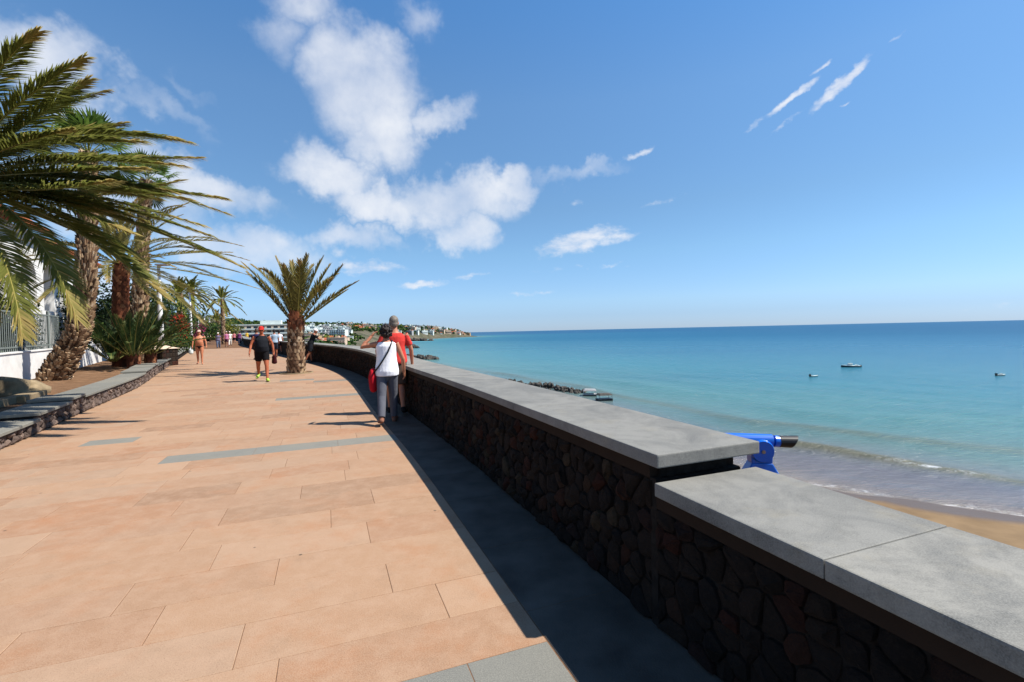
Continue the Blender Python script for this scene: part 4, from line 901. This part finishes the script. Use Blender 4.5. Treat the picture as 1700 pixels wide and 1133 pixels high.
breakwater((-130,392),(-74,385),5,3.0,90,2.0,'third, low dark groyne farther out in the bay',3)
breakwater((-230,760),(-128,770),8,2.6,80,3.4,'farthest long thin mole in front of the headland',4)
def raft(px, py, w_, label, dark, rz):
    d = ray(px, py); p = CAM+d*((SEA-1.5)/d.z); root = empty('moored_raft', (p.x, p.y, SEA), R(rz)); tag(root, label, 'raft')
    for k in (-1, 1): MB().tube([(-w_/2, k*w_*.2, .05), (w_/2, k*w_*.2, .05)], [.22, .22], 10, xref=(0, 1, 0)).build('float', 'black' if dark else 'rock', root)
    MB().box(-w_/2, w_/2, -w_*.3, w_*.3, .22, .36).build('deck', 'black' if dark else 'greywall', root)
    MB().hexa([(-w_*.48, -w_*.32, .95), (w_*.48, -w_*.32, .95), (w_*.48, w_*.32, .95), (-w_*.48, w_*.32, .95)], [(-w_*.36, -w_*.25, 1.25), (w_*.4, -w_*.25, 1.2), (w_*.4, w_*.25, 1.2), (-w_*.36, w_*.25, 1.25)]).build('awning', 'rock' if dark else 'greywall', root)
    for sx in (-1, 1):
        for sy in (-1, 1): MB().tube([(sx*w_*.44, sy*w_*.27, .35), (sx*w_*.44, sy*w_*.27, .96)], [.03, .03], 6).build('post', 'white' if not dark else 'black', root)
raft(979, 658, 2.5, 'pale canopied raft moored just past the nearest boulders', False, -8); raft(1003, 666, 2.6, 'dark canopied raft at the right of the pale raft', True, 14)
# ------------------------------------------------------------------ the town across the bay
def house_parts(kind, seed):
    random.seed(seed); w_, d_, h_ = {'low': (9, 8, 4.2), 'block': (18, 10, 8.5), 'terrace': (16, 10, 6.5), 'tower': (12, 10, 12)}[kind]; parts = []
    wl = MB().box(-w_/2, w_/2, -d_/2, d_/2, -4, h_)
    if kind == 'terrace': wl = MB().box(-w_/2, w_/2, -d_/2, d_/2, -4, h_*.5).box(-w_/2+1.5, w_/2, -d_/2+2.5, d_/2-.1, h_*.5, h_)
    parts.append(('wall', wl, 0))
    if kind == 'low': parts.append(('roof', MB().hexa([(-w_/2-.4, -d_/2-.4, h_), (w_/2+.4, -d_/2-.4, h_), (w_/2+.4, d_/2+.4, h_), (-w_/2-.4, d_/2+.4, h_)], [(-w_/2+2.5, -.4, h_+1.9), (w_/2-2.5, -.4, h_+1.9), (w_/2-2.5, .4, h_+1.9), (-w_/2+2.5, .4, h_+1.9)]), 'terracotta'))
    else: parts.append(('roof', MB().box(-w_/2-.2, w_/2+.2, -d_/2-.2 + (2.5 if kind == 'terrace' else 0), d_/2+.2, h_+.002, h_+.5).box(-1.5, 2, -1, 2, h_+.5, h_+2.4), 0))
    fl = max(1, int(h_/3)); mb = MB()
    for f in range(fl):
        yy = -d_/2-.04 if not (kind == 'terrace' and f >= fl/2) else -d_/2+2.46; n = int(w_/3)
        for i in range(n): x = -w_/2+(i+.5)*w_/n; mb.box(x-.75, x+.75, yy, yy+.03, f*3+.7, f*3+2.4)
        if kind in ('block', 'tower'): 
            pass
    parts.append(('windows', mb, 'glass'))
    if kind in ('block', 'tower'):
        for f in range(1, fl): parts.append(('balcony', MB().box(-w_/2+.3, w_/2-.3, -d_/2-1.1, -d_/2-.001, f*3+.1, f*3+.9), 0))
    return parts
HK = {}
for kind in ('low', 'block', 'terrace', 'tower'):
    for cmat in ('offwhite', 'cream', 'ochre', 'greywall'):
        HK[kind, cmat] = [(nm, mb.mesh(nm, mt if mt else cmat)) for nm, mb, mt in house_parts(kind, 3)]
WORD = {'low': 'tile-roofed house', 'block': 'flat-roofed block with balconies', 'terrace': 'stepped terrace house', 'tower': 'taller apartment block'}
CW = {'offwhite': 'white', 'cream': 'cream', 'ochre': 'ochre', 'greywall': 'grey'}
def put_house(x, y, z, kind, cmat, rz, sc, label=None, group=None):
    root = empty('house' if kind in ('low', 'terrace') else 'apartment_building', (x, y, z), rz, sc)
    for nm, me in HK[kind, cmat]: link(nm, me, root)
    tag(root, label, 'house' if kind in ('low', 'terrace') else 'building', group)
random.seed(77); placed = []
ZONES = [  # photo x range, depth range, count, kinds, place words
 (508, 578, 480, 900, 46, ('terrace', 'block', 'terrace', 'tower'), ('offwhite', 'offwhite', 'offwhite', 'greywall'), 'in the white quarter behind the man leaning on the parapet', 1.0),
 (515, 660, 330, 480, 34, ('low', 'low', 'block', 'low'), ('ochre', 'cream', 'offwhite', 'cream'), 'low down behind the parapet left of the couple', .9),
 (560, 690, 800, 1300, 56, ('low', 'block', 'low', 'terrace'), ('offwhite', 'cream', 'greywall', 'offwhite'), 'on the slope across the bay behind the couple', 1.15),
 (672, 778, 980, 1330, 74, ('block', 'low', 'terrace', 'low', 'block'), ('offwhite', 'cream', 'offwhite', 'ochre', 'greywall'), 'on the headland at the end of the bay', 1.1),
 (430, 520, 420, 800, 16, ('block', 'terrace'), ('cream', 'offwhite'), 'beside the long pale hotel', 1.2)]
for (xa, xb, ya, yb, n, kinds, cols, words, sc) in ZONES:
    sc *= .72
    k = 0; tries = 0
    while k < n and tries < n*60:
        tries += 1; px = random.uniform(xa, xb); y = random.uniform(ya, yb); x = (px-IW/2)/FPX*y
        if shore_d([x], [y])[0] > -14 or any(math.hypot(x-a, y-b) < 17*sc for a, b in placed): continue
        placed.append((x, y)); kd = random.choice(kinds); cm = random.choice(cols); z = float(land_z(np.array([x]), np.array([y]))[0])
        put_house(x, y, z, kd, cm, random.uniform(-.5, .5)+math.atan2(-x, y), sc*random.uniform(.75, 1.15), '%s %s %s' % (CW[cm], WORD[kd], words), 'distant %s %ss %s' % (CW[cm], WORD[kd], words)); k += 1
def hotel(px0, px1, y, ztop, fl, label, cmat):
    a, b = (px0-IW/2)/FPX*y, (px1-IW/2)/FPX*y; L = b-a; root = empty('hotel', ((a+b)/2, y, -7), math.atan2(-(a+b)/2, y)*.6); tag(root, label, 'hotel'); H = ztop+7
    MB().box(-L/2, L/2, 0, 14, 0, H).build('wall', cmat, root); MB().box(-L/2-.3, L/2+.3, -.3, 14.3, H+.002, H+.6).box(-L*.1, L*.22, 4, 9, H+.6, H+3.2).build('roof', 'offwhite', root)
    n = int(L/4)
    for f in range(fl):
        z = H-3.0*(f+1)
        MB().box(-L/2+.2, L/2-.2, -1.3, -.002, z-.15, z+.85).build('balcony', 'offwhite', root)
        for i in range(n): x = -L/2+(i+.5)*L/n; MB().box(x-1.3, x+1.3, -.05, -.004, z+.1, z+2.3).build('window', 'glass', root)
hotel(392, 492, 330, 9.5, 3, 'long pale cream hotel with balcony rows behind the walkers', 'cream')
hotel(510, 540, 560, 8.0, 3, 'white hotel block with balconies right of the walkway palm', 'offwhite')
def far_trees():
    random.seed(5); mb = MB(); n = 0
    while n < 2600:
        px = random.uniform(380, 776); y = random.choice((random.uniform(150, 500), random.uniform(400, 1330), random.uniform(700, 1400))); x = (px-IW/2)/FPX*y
        if shore_d([x], [y])[0] > -6-.01*y: continue
        g_ = mnoise.noise(Vector((x*.012, y*.008, 0)))
        if g_ < -.15: continue
        z = float(land_z(np.array([x]), np.array([y]))[0]); r = random.uniform(1.6, 4.2)*(.7+y/1500); n += 1
        for k in range(7):
            d = Vector((random.gauss(0, .5), random.gauss(0, .5), abs(random.gauss(0, .45)))); q = Vector((x, y, z))+d*r; s_ = r*random.uniform(.35, .6); a = Vector((random.gauss(0, 1), random.gauss(0, 1), random.gauss(0, 1))).normalized(); b = a.orthogonal().normalized(); c = a.cross(b)
            mb.add([q-b*s_, q+c*s_, q+b*s_, q-c*s_, q+a*s_*.8, q-a*s_*.8], [(0, 1, 4), (1, 2, 4), (2, 3, 4), (3, 0, 4), (1, 0, 5), (2, 1, 5), (3, 2, 5), (0, 3, 5)], random.random())
    o = mb.build('distant_trees', 'bush'); tag(o, 'scattered trees and scrub among the houses across the bay', 'trees', kind='stuff')
far_trees()
# ------------------------------------------------------------------ people
TMP = bpy.data.scenes.new('workbench')
def remesh(mb, voxel, smooth=6):
    me = bpy.data.meshes.new('tmp'); me.from_pydata(mb.v, [], mb.f); o = bpy.data.objects.new('tmp', me); TMP.collection.objects.link(o)
    r_ = o.modifiers.new('r', 'REMESH'); r_.mode = 'VOXEL'; r_.voxel_size = voxel; r_.use_smooth_shade = True
    s_ = o.modifiers.new('s', 'SMOOTH'); s_.iterations = smooth; s_.factor = .5
    
    with bpy.context.temp_override(scene=TMP, view_layer=TMP.view_layers[0]):
        dg = bpy.context.evaluated_depsgraph_get(); dg.update(); out = bpy.data.meshes.new_from_object(o.evaluated_get(dg))
    bpy.data.objects.remove(o); bpy.data.meshes.remove(me); return out
def skin(c):
    return plain('skin_%d_%d_%d' % c, lin(*c), .55, .35, .08, 9)
def cloth(c):
    key = 'cloth_%d_%d_%d' % c
    def fn(t, b):
        p = t.obj(); col_ = linw(*c) if min(c) > 190 else lin(*c); t.put(b.inputs['Base Color'], t.ramp(t.noise(p, 6, 4), [(.3, tuple(x*.86 for x in col_)), (.7, tuple(min(1, x*1.1) for x in col_))]))
        t.put(b.inputs['Normal'], t.bump(t.noise(t.vmath('MULTIPLY', p, (9, 9, 5)), 1, 4, .6), .5, .03))
    return material(key, fn, .85, .15)
def rx(v, a): return Matrix.Rotation(a, 3, 'X')@v
def person(label, loc, face, H, P, O, voxel=.012):
    """face: plan direction looked at. P: pose angles in degrees. O: outfit."""
    rz = math.atan2(-face[0], face[1]); root = empty('person', loc, rz); tag(root, label, 'person')
    sk = O['skin']; fat = O.get('fat', 1.0); fem = O.get('fem', 0); belly = O.get('belly', 0); V = Vector
    sh_w = .175 if fem else .195; lean = R(P.get('lean', 0)); hipz = .92
    def tor(v): return V((0, 0, hipz))+rx(V(v)-V((0, 0, hipz)), -lean)
    legs = {}
    for sd_, sx in (('l', -1), ('r', 1)):
        hip = V((sx*.088, 0, hipz-.02)); a, kf = R(P['leg_'+sd_][0]), R(P['leg_'+sd_][1]); out_ = P.get('splay', .02)*sx
        th = V((out_, math.sin(a), -math.cos(a))).normalized(); knee = hip+th*.43; b = a-kf; sh = V((out_*.4, math.sin(b), -math.cos(b))).normalized(); ank = knee+sh*.41
        fp = b*.6; toe = ank+V((sx*.04, math.cos(fp)*.19, -.055+math.sin(fp)*.12)); heel = ank+V((0, -.05*math.cos(fp), -.05-.05*math.sin(fp))); legs[sd_] = (hip, knee, ank, heel, toe)
    dz = -min(min(l[3].z, l[4].z) for l in legs.values())+.022
    arms = {}
    for sd_, sx in (('l', -1), ('r', 1)):
        shd = tor((sx*sh_w, 0, 1.42))
        if 'arm_%s_abs' % sd_ in P: el, wr = [V(q) for q in P['arm_%s_abs' % sd_]]
        else:
            f_, ab, ef = [R(q) for q in P['arm_'+sd_]]; u = V((sx*math.sin(ab), math.sin(f_)*math.cos(ab), -math.cos(f_)*math.cos(ab))); el = shd+u*.29
            fo = V((sx*math.sin(ab)*.4, math.sin(f_+ef), -math.cos(f_+ef))).normalized(); wr = el+fo*.25
        arms[sd_] = (shd, el, wr)
    body = MB(); f = fat
    T = [(.80,.075,.07,0),(.86,.13,.105,0),(.93,.165*f,.118*f,-.005),(1.02,.16*f,.112*f+belly*.3,belly*.5),(1.1,(.138 if fem else .15)*f,.10*f+belly*.6,belly),(1.2,.145*f,.104*f+belly*.5,belly*.8),(1.3,.165*f,.115*f+belly*.25,belly*.4),(1.39,.168,.103,belly*.1-.01),(1.44,.13,.078,-.012),(1.475,.075,.062,-.01),(1.53,.054,.055,.0),(1.58,.052,.055,.01)]
    body.tube([tor((0, t[3], t[0])) for t in T], [(t[1], t[2]) for t in T], 18)
    hd = tor((0, .015, 1.635)); hp = R(P.get('head', 0)); ht = R(P.get('turn', 0)); HM = Matrix.Rotation(ht, 3, 'Z')@Matrix.Rotation(-lean-hp, 3, 'X')
    HP = lambda v: hd+HM@V(v)
    hb_ = MB(); hb_.ball((0, 0, .01), (.076, .094, .112), 16, 12); hb_.ball((0, .03, -.06), (.055, .062, .06), 12, 8); hb_.ball((0, .098, -.012), (.014, .018, .02), 8, 6); hb_.ball((0, .085, -.058), (.026, .012, .012), 8, 6); hb_.ball((-.078, -.005, -.005), (.012, .022, .032), 8, 6); hb_.ball((.078, -.005, -.005), (.012, .022, .032), 8, 6)
    body.add([HP(v) for v in hb_.v], hb_.f)
    for sd_ in 'lr':
        hip, kn, an, he, to = legs[sd_]; cal = kn.lerp(an, .35)+V((0, -.018, 0))
        body.cap([hip, hip.lerp(kn, .5), kn, cal, kn.lerp(an, .75), an], [.092*f, .078*f, .056, .055, .040, .036], 12); body.cap([he, he.lerp(to, .45)+V((0, 0, .012)), to], [(.03, .034), (.036, .03), (.036, .02)], 10)
        s_, e, w_ = arms[sd_]; sx = -1 if sd_ == 'l' else 1
        body.cap([tor((sx*sh_w*.62, 0, 1.40)), s_, s_.lerp(e, .5), e, e.lerp(w_, .35), w_], [.062, .056*f, .047*f, .039, .038, .027], 12)
        d = (w_-e).normalized(); side = V((0, 1, 0))-d*d.y
        if side.length < .3: side = V((0, 0, 1))-d*d.z
        side.normalize(); nrm = d.cross(side); cur = R(P.get('curl', 30)); pal = w_+d*.085
        body.cap([w_, w_+d*.045, pal], [(.030, .022), (.020, .040), (.017, .038)], 10, xref=nrm)
        inn = nrm*(1 if nrm.x*-sx > 0 else -1)
        for k, (o_, l_) in enumerate(((.030, .072), (.010, .082), (-.010, .077), (-.029, .060))):
            a_ = pal+side*o_; b_ = a_+(d*math.cos(cur*.5)+inn*math.sin(cur*.5))*l_*.5; c_ = b_+(d*math.cos(cur*1.5)+inn*math.sin(cur*1.5))*l_*.5; body.cap([a_-d*.02, b_, c_], [.0098, .0092, .0075], 6)
        a_ = w_+d*.025+side*.028; b_ = a_+(d*.6+side*.6+inn*.3).normalized()*.04; body.cap([a_-side*.015, b_, b_+(d*.85+inn*.35).normalized()*.035], [.014, .011, .009], 6)
    sc = H/1.755
    def fin(mb, vx, nm, mat, parent=None, sm=6):
        me = remesh(mb, vx, sm); me.materials.append(mat); me.transform(Matrix.Translation((0, 0, dz*sc))@Matrix.Scale(sc, 4)); return link(nm, me, parent or root)
    fin(body, min(voxel, .009) if voxel < .012 else voxel, 'body', skin(sk), sm=3)
    # ---- clothes
    e_ = .014
    if O.get('top'):
        t0 = O.get('top_z', .90); loose = O.get('loose', .012); tp = MB(); prof = [t for t in T if t0 <= t[0] <= 1.43]
        first = (t0-.005, np.interp(t0, [t[0] for t in T], [t[1] for t in T]), np.interp(t0, [t[0] for t in T], [t[2] for t in T]), np.interp(t0, [t[0] for t in T], [t[3] for t in T])); prof = [first]+[t for t in prof if t[0] > t0+.02]
        lo = lambda z: e_+loose*max(0, (1.34-z)/.4)
        pp = prof+[(1.455, .115, .07, -.012)]; tp.tube([tor((0, q[3], q[0])) for q in pp], [(max(q[1], .15 if q[0] < 1.3 and fem else 0)+lo(q[0]), max(q[2], .105 if q[0] < 1.3 and fem else 0)+lo(q[0])) for q in pp], 20)
        for sd_, sx in (('l', -1), ('r', 1)):
            s_, e, w_ = arms[sd_]; fr = O.get('sleeve', .6)
            if fr > 0: tp.tube([tor((sx*sh_w*.5, 0, 1.392)), s_+V((0, 0, -.005)), s_.lerp(e, fr*.6), s_.lerp(e, fr)], [.058, .059, .058*f, .058*f], 14)
            else: tp.cap([tor((sx*.07, 0, 1.40)), tor((sx*.135, 0, 1.405))], [(.05, .066), (.036, .062)], 10)
        fin(tp, voxel, 'shirt', cloth(O['top']), sm=4)
    if O.get('bottom'):
        ln = O['length']; bt = MB(); wd = O.get('leg_w', 1.0)
        q = [t for t in T if .84 < t[0] < 1.0]+[(O.get('waist', 1.0), .158*f, .112*f+belly*.35, belly*.4)]; bt.cap([V((0, 0, .90)), V((0, 0, .83))], [(.155, .12), (.10, .10)], 14); bt.tube([V((0, t[3], t[0])) for t in q], [(t[1]+.018, t[2]+.018) for t in q], 20)
        if ln > .02:
            for sd_ in 'lr':
                hip, kn, an, he, to = legs[sd_]
                if ln < .5: pts = [hip+V((0, 0, .03)), hip.lerp(kn, ln), hip.lerp(kn, ln*2)]; rr = [.106*f, .098*f*wd, (.098-.03*ln)*f*wd]
                else: pts = [hip+V((0, 0, .03)), hip.lerp(kn, .5), kn, kn.lerp(an, .4), kn.lerp(an, min(1.04, (ln-.5)*2))]; rr = [.11*f, .10*f*wd, .084*wd, .078*wd, .068*wd]
                bt.tube(pts, rr, 14)
        else: bt.cap([V((0, 0, .90)), V((0, 0, .84))], [(.15, .11), (.07, .095)], 14)
        fin(bt, voxel, 'trousers' if ln > .5 else 'shorts', cloth(O['bottom']), sm=4)
    if O.get('shoe'):
        for sd_ in 'lr':
            hip, kn, an, he, to = legs[sd_]; s_ = MB(); s_.cap([he+V((0, -.005, .0)), he.lerp(to, .5)+V((0, 0, .014)), to+V((0, .012, .003))], [(.042, .042), (.046, .038), (.044, .026)], 12); s_.cap([an+V((0, 0, -.03)), an+V((0, 0, -.005))], [.046, .046], 10); fin(s_, voxel*.8, 'shoe', cloth(O['shoe']), sm=3)
    def headpiece(nm, mb, mat, sm=3): return fin(_xf(mb, HP), max(.007, voxel*.7), nm, mat, sm=sm)
    def _xf(mb, fn): r_ = MB(); r_.add([fn(v) for v in mb.v], mb.f); return r_
    if O.get('hair'):
        h = MB(); vol = O.get('vol', 1.0); h.ball((0, -.018, .035), (.084*vol, .097*vol, .10*vol), 16, 10); h.ball((0, -.05, -.02), (.074*vol, .062*vol, .075*vol), 14, 8)
        if O.get('curly'):
            random.seed(9)
            for k in range(34): a, b = random.uniform(0, 6.28), random.uniform(-.5, 1.4); q = V((math.cos(a)*math.cos(b)*.092*vol, math.sin(a)*math.cos(b)*.092*vol-.03, math.sin(b)*.10*vol+.025)); 
            for k in range(60):
                a, b = random.uniform(0, 6.28), random.uniform(-.7, 1.5); q = V((math.cos(a)*math.cos(b)*.088*vol, math.sin(a)*math.cos(b)*.09*vol-.035, math.sin(b)*.095*vol+.02))
                if q.y < .045: h.ball(q, random.uniform(.018, .03), 7, 5)
        headpiece('hair', h, plain('hair_%d' % sum(O['hair']), lin(*O['hair']), .6, .3, .35, 40, .8, 90), 1)
    if O.get('cap'):
        h = MB(); h.ball((0, -.008, .045), (.086, .104, .085), 16, 8); h.cap([V((0, .07, .05)), V((0, .15, .035))], [(.07, .012), (.055, .008)], 12); headpiece('cap', h, cloth(O['cap']), 2)
    if O.get('glasses'):
        h = MB(); h.ball((-.034, .085, .008), (.027, .014, .018), 10, 6); h.ball((.034, .085, .008), (.027, .014, .018), 10, 6); h.cap([V((-.075, .03, .012)), V((-.05, .085, .012)), V((.05, .085, .012)), V((.075, .03, .012))], [.006]*4, 6); headpiece('sunglasses', h, M['black'], 0)
    else:
        for sx in (-1, 1): h = MB(); h.ball((sx*.032, .083, .008), (.012, .009, .007), 8, 6); me = _xf(h, HP).mesh('eye', 'black'); me.transform(Matrix.Translation((0, 0, dz*sc))@Matrix.Scale(sc, 4)); link('eye', me, root)
    W2 = lambda v: V((v.x*math.cos(rz)-v.y*math.sin(rz), v.x*math.sin(rz)+v.y*math.cos(rz), v.z))
    place = lambda v: V(loc)+W2((V(v)+V((0, 0, dz)))*sc)
    return root, place, arms, legs, tor, dz, sc
def gz3(x, y): return Vector((x, y, G(y)))
PATHDIR = (-.40, .917)
# the couple
wr_, wplace, warms, _, _, wdz, wsc = person('woman in white sleeveless top and grey jeans, one hand raised to her head', gz3(-2.10, 8.04), (-.22, .97), 1.63,
  dict(leg_l=(-16, 14), leg_r=(13, 4), arm_l_abs=((-.43, .06, 1.37), (-.27, .15, 1.57)), arm_r_abs=((.285, .02, 1.14), (.30, .10, .90)), arm_l=(0, 0, 0), arm_r=(0, 0, 0), turn=6, head=6),
  dict(skin=(190,124,92), fem=1, fat=.98, top=(226,224,226), top_z=.86, loose=.035, sleeve=0, bottom=(104,106,116), length=.98, leg_w=.92, hair=(34,18,12), vol=1.18, curly=1, shoe=(150,104,84)), .010)
mr_, mplace, marms, _, _, mdz, msc = person('man in coral red polo shirt partly behind the woman with the raised hand', gz3(-2.19, 8.98), (-.30, .95), 1.83,
  dict(leg_l=(14, 4), leg_r=(-14, 16), arm_l_abs=((-.30, .0, 1.12), (-.26, -.06, .88)), arm_r_abs=((.29, .02, 1.13), (.31, .10, .89)), arm_l=(0, 0, 0), arm_r=(0, 0, 0), turn=-10),
  dict(skin=(194,128,98), fat=1.06, top=(226,66,58), top_z=.90, loose=.03, sleeve=.72, bottom=(92,74,62), length=.46, leg_w=1.18, hair=(128,118,106), vol=1.0, shoe=(26,26,28)), .011)
# shoulder bag with its strap across the woman's back
def strap_pts(place, arr): return [place(q) for q in arr]
def shoulder_bag():
    P = strap_pts(wplace, [(.10, .10, 1.40), (.10, .0, 1.50), (.085, -.115, 1.41), (.03, -.168, 1.28), (-.05, -.188, 1.15), (-.14, -.172, 1.02), (-.215, -.09, .93), (-.24, -.0, .84)])
    base = wplace((-.24, .02, .62)); root = empty('shoulder_bag', base); tag(root, 'red shoulder bag with thin dark strap across the woman\'s back', 'bag')
    MB().tube([p-base for p in P], [(.014, .005)]*len(P), 6).build('strap', 'black', root, smooth=True)
    mb = MB(); mb.cap([(0, 0, .10), (0, 0, .2), (0, 0, .3)], [(.07, .13), (.075, .14), (.05, .11)], 14, xref=(1, 0, 0)); mb.cap([(0, 0, 0), (0, 0, .12)], [(.06, .10), (.07, .13)], 14)
    me = remesh(mb, .012, 4); me.materials.append(cloth((190,24,40))); link('pouch', me, root)
shoulder_bag()
# walkers coming towards us and others along the walk
r_, pl, *_ = person('man in red cap and black tank top walking towards us by the walkway palm', gz3(-8.0, 15.4), (.40, -.92), 1.80,
  dict(leg_l=(18, 4), leg_r=(-16, 32), arm_l=(-8, 20, 14), arm_r=(10, 20, 14), head=10, turn=4, splay=.09),
  dict(skin=(186,102,66), fat=1.12, belly=.05, top=(30,32,38), top_z=.97, sleeve=0, bottom=(20,18,20), length=.30, leg_w=1.0, cap=(206,52,44), glasses=1, shoe=(178,206,84)), .014)
b_ = pl((-.34, .02, .56)); rt = empty('handbag', b_); tag(rt, 'dark red bag hanging from the hand of the man in the red cap', 'bag'); mb = MB(); mb.cap([(0, 0, .02), (0, 0, .22)], [(.09, .05), (.07, .04)], 12); me = remesh(mb, .012, 3); me.materials.append(cloth((74,26,28))); link('pouch', me, rt); MB().tube([(-.05, 0, .22), (-.03, 0, .30), (.03, 0, .30), (.05, 0, .22)], [.008]*4, 6).build('handle', 'black', rt)
r_, pl, *_ = person('bare-chested bather in dark swimming trunks walking barefoot beside the planter', gz3(-15.7, 24.2), (.45, -.89), 1.76,
  dict(leg_l=(9, 6), leg_r=(-8, 12), arm_l=(4, 16, 8), arm_r=(8, 14, 4)), dict(skin=(206,132,96), fat=1.14, belly=.05, bottom=(26,22,26), length=.0, waist=.95, cap=(222,186,170), glasses=1), .016)
b_ = pl((.36, .06, .52)); rt = empty('plastic_bag', b_); tag(rt, 'white plastic bag hanging from the hand of the bare-chested bather', 'bag'); mb = MB(); mb.cap([(0, 0, .06), (0, 0, .2), (0, 0, .3)], [(.11, .09), (.10, .08), (.03, .025)], 12); me = remesh(mb, .015, 2); me.materials.append(M['offwhite']); link('pouch', me, rt); MB().tube([(0, 0, .3), (0, 0, .38)], [.02, .012], 6).build('handle', 'offwhite', rt)
s_l = WALL.s_at_y(23.7); pw = WALL.at(s_l, -.28)
person('man in white cap and black T-shirt leaning on the parapet looking out to sea', gz3(pw.x, pw.y), (.86, .5), 1.74, dict(leg_l=(4, 2), leg_r=(-10, 18), lean=20, arm_l=(52, 6, 18), arm_r=(48, 6, 20), head=-4),
  dict(skin=(176,112,84), top=(28,30,34), top_z=.9, loose=.02, sleeve=.7, bottom=(34,36,44), length=.42, leg_w=1.15, cap=(232,222,218), shoe=(60,60,62)), .016)
person('dark-haired walker in a white top and navy vest beside the trunk of the walkway palm', gz3(-15.75, 32.6), (-.5, .86), 1.70, dict(leg_l=(12, 5), leg_r=(-14, 18), arm_l=(14, 8, 10), arm_r=(-12, 8, 10)),
  dict(skin=(186,122,92), fem=1, top=(206,206,214), loose=.02, sleeve=.5, bottom=(30,30,44), length=.4, leg_w=1.1, hair=(24,20,22), vol=1.1, shoe=(70,60,60)), .018)
person('man in a navy shirt walking away just behind the man in the red cap', gz3(-14.3, 27.0), (-.5, .86), 1.80, dict(leg_l=(12, 5), leg_r=(-14, 18), arm_l=(14, 8, 10), arm_r=(-12, 8, 10)),
  dict(skin=(170,110,82), top=(44,44,84), loose=.02, sleeve=.6, bottom=(60,44,40), length=.46, leg_w=1.1, hair=(90,70,56), shoe=(60,50,48)), .018)
person('walker in a pale blue shirt half hidden behind the man in the red cap', gz3(-14.1, 28.6), (-.5, .86), 1.74, dict(leg_l=(-12, 15), leg_r=(13, 4), arm_l=(-10, 8, 10), arm_r=(12, 8, 10)),
  dict(skin=(180,116,90), top=(176,196,214), loose=.02, sleeve=.6, bottom=(50,54,66), length=.46, leg_w=1.1, hair=(40,30,28), shoe=(60,50,48)), .018)
FARP = [((-28.4,46.6),(.5,-.86),1.62,(122,112,138),(104,114,136),.98,(226,216,206),'walker in a purple-grey patterned top and jeans coming towards us beyond the bather'),
 ((-29.6,50),(.5,-.86),1.74,(206,126,160),(96,60,70),.45,(214,190,180),'walker in a pink top behind the one in jeans'),
 ((-31.6,54),(.5,-.86),1.72,(224,220,208),(222,216,204),.98,(226,210,196),'walker dressed all in cream white beyond the bather'),
 ((-38.6,67),(-.5,.86),1.66,(216,130,136),(40,30,38),.35,None,'walker in a pink top and black shorts going away in the distance'),
 ((-40.0,71),(-.5,.86),1.64,(110,186,190),(206,214,226),.7,None,'walker in a turquoise top and pale trousers in the distance'),
 ((-41.2,75),(-.5,.86),1.72,(232,196,70),(222,92,40),.42,None,'walker in a yellow top and orange shorts, farthest along the parapet'),
 ((-32.5,57.5),(-.5,.86),1.7,(120,60,110),(50,50,70),.9,None,'small figure in purple behind the cream-white walker')]
for k, ((x, y), fc, h, tc, bc, ln, cp, lab) in enumerate(FARP):
    a = 13 if k % 2 else -13
    person(lab, gz3(x, y), fc, h, dict(leg_l=(a, 8), leg_r=(-a, 10), arm_l=(-a, 8, 14), arm_r=(a, 8, 14)), dict(skin=(190,122,94), fem=k % 2, top=tc, loose=.025, sleeve=.55, bottom=bc, length=ln, leg_w=1.1, shoe=(90,80,78), **({'cap': cp} if cp else {'hair': (70,48,36)})), .026)
# ------------------------------------------------------------------ sea haze

bpy.data.scenes.remove(TMP)
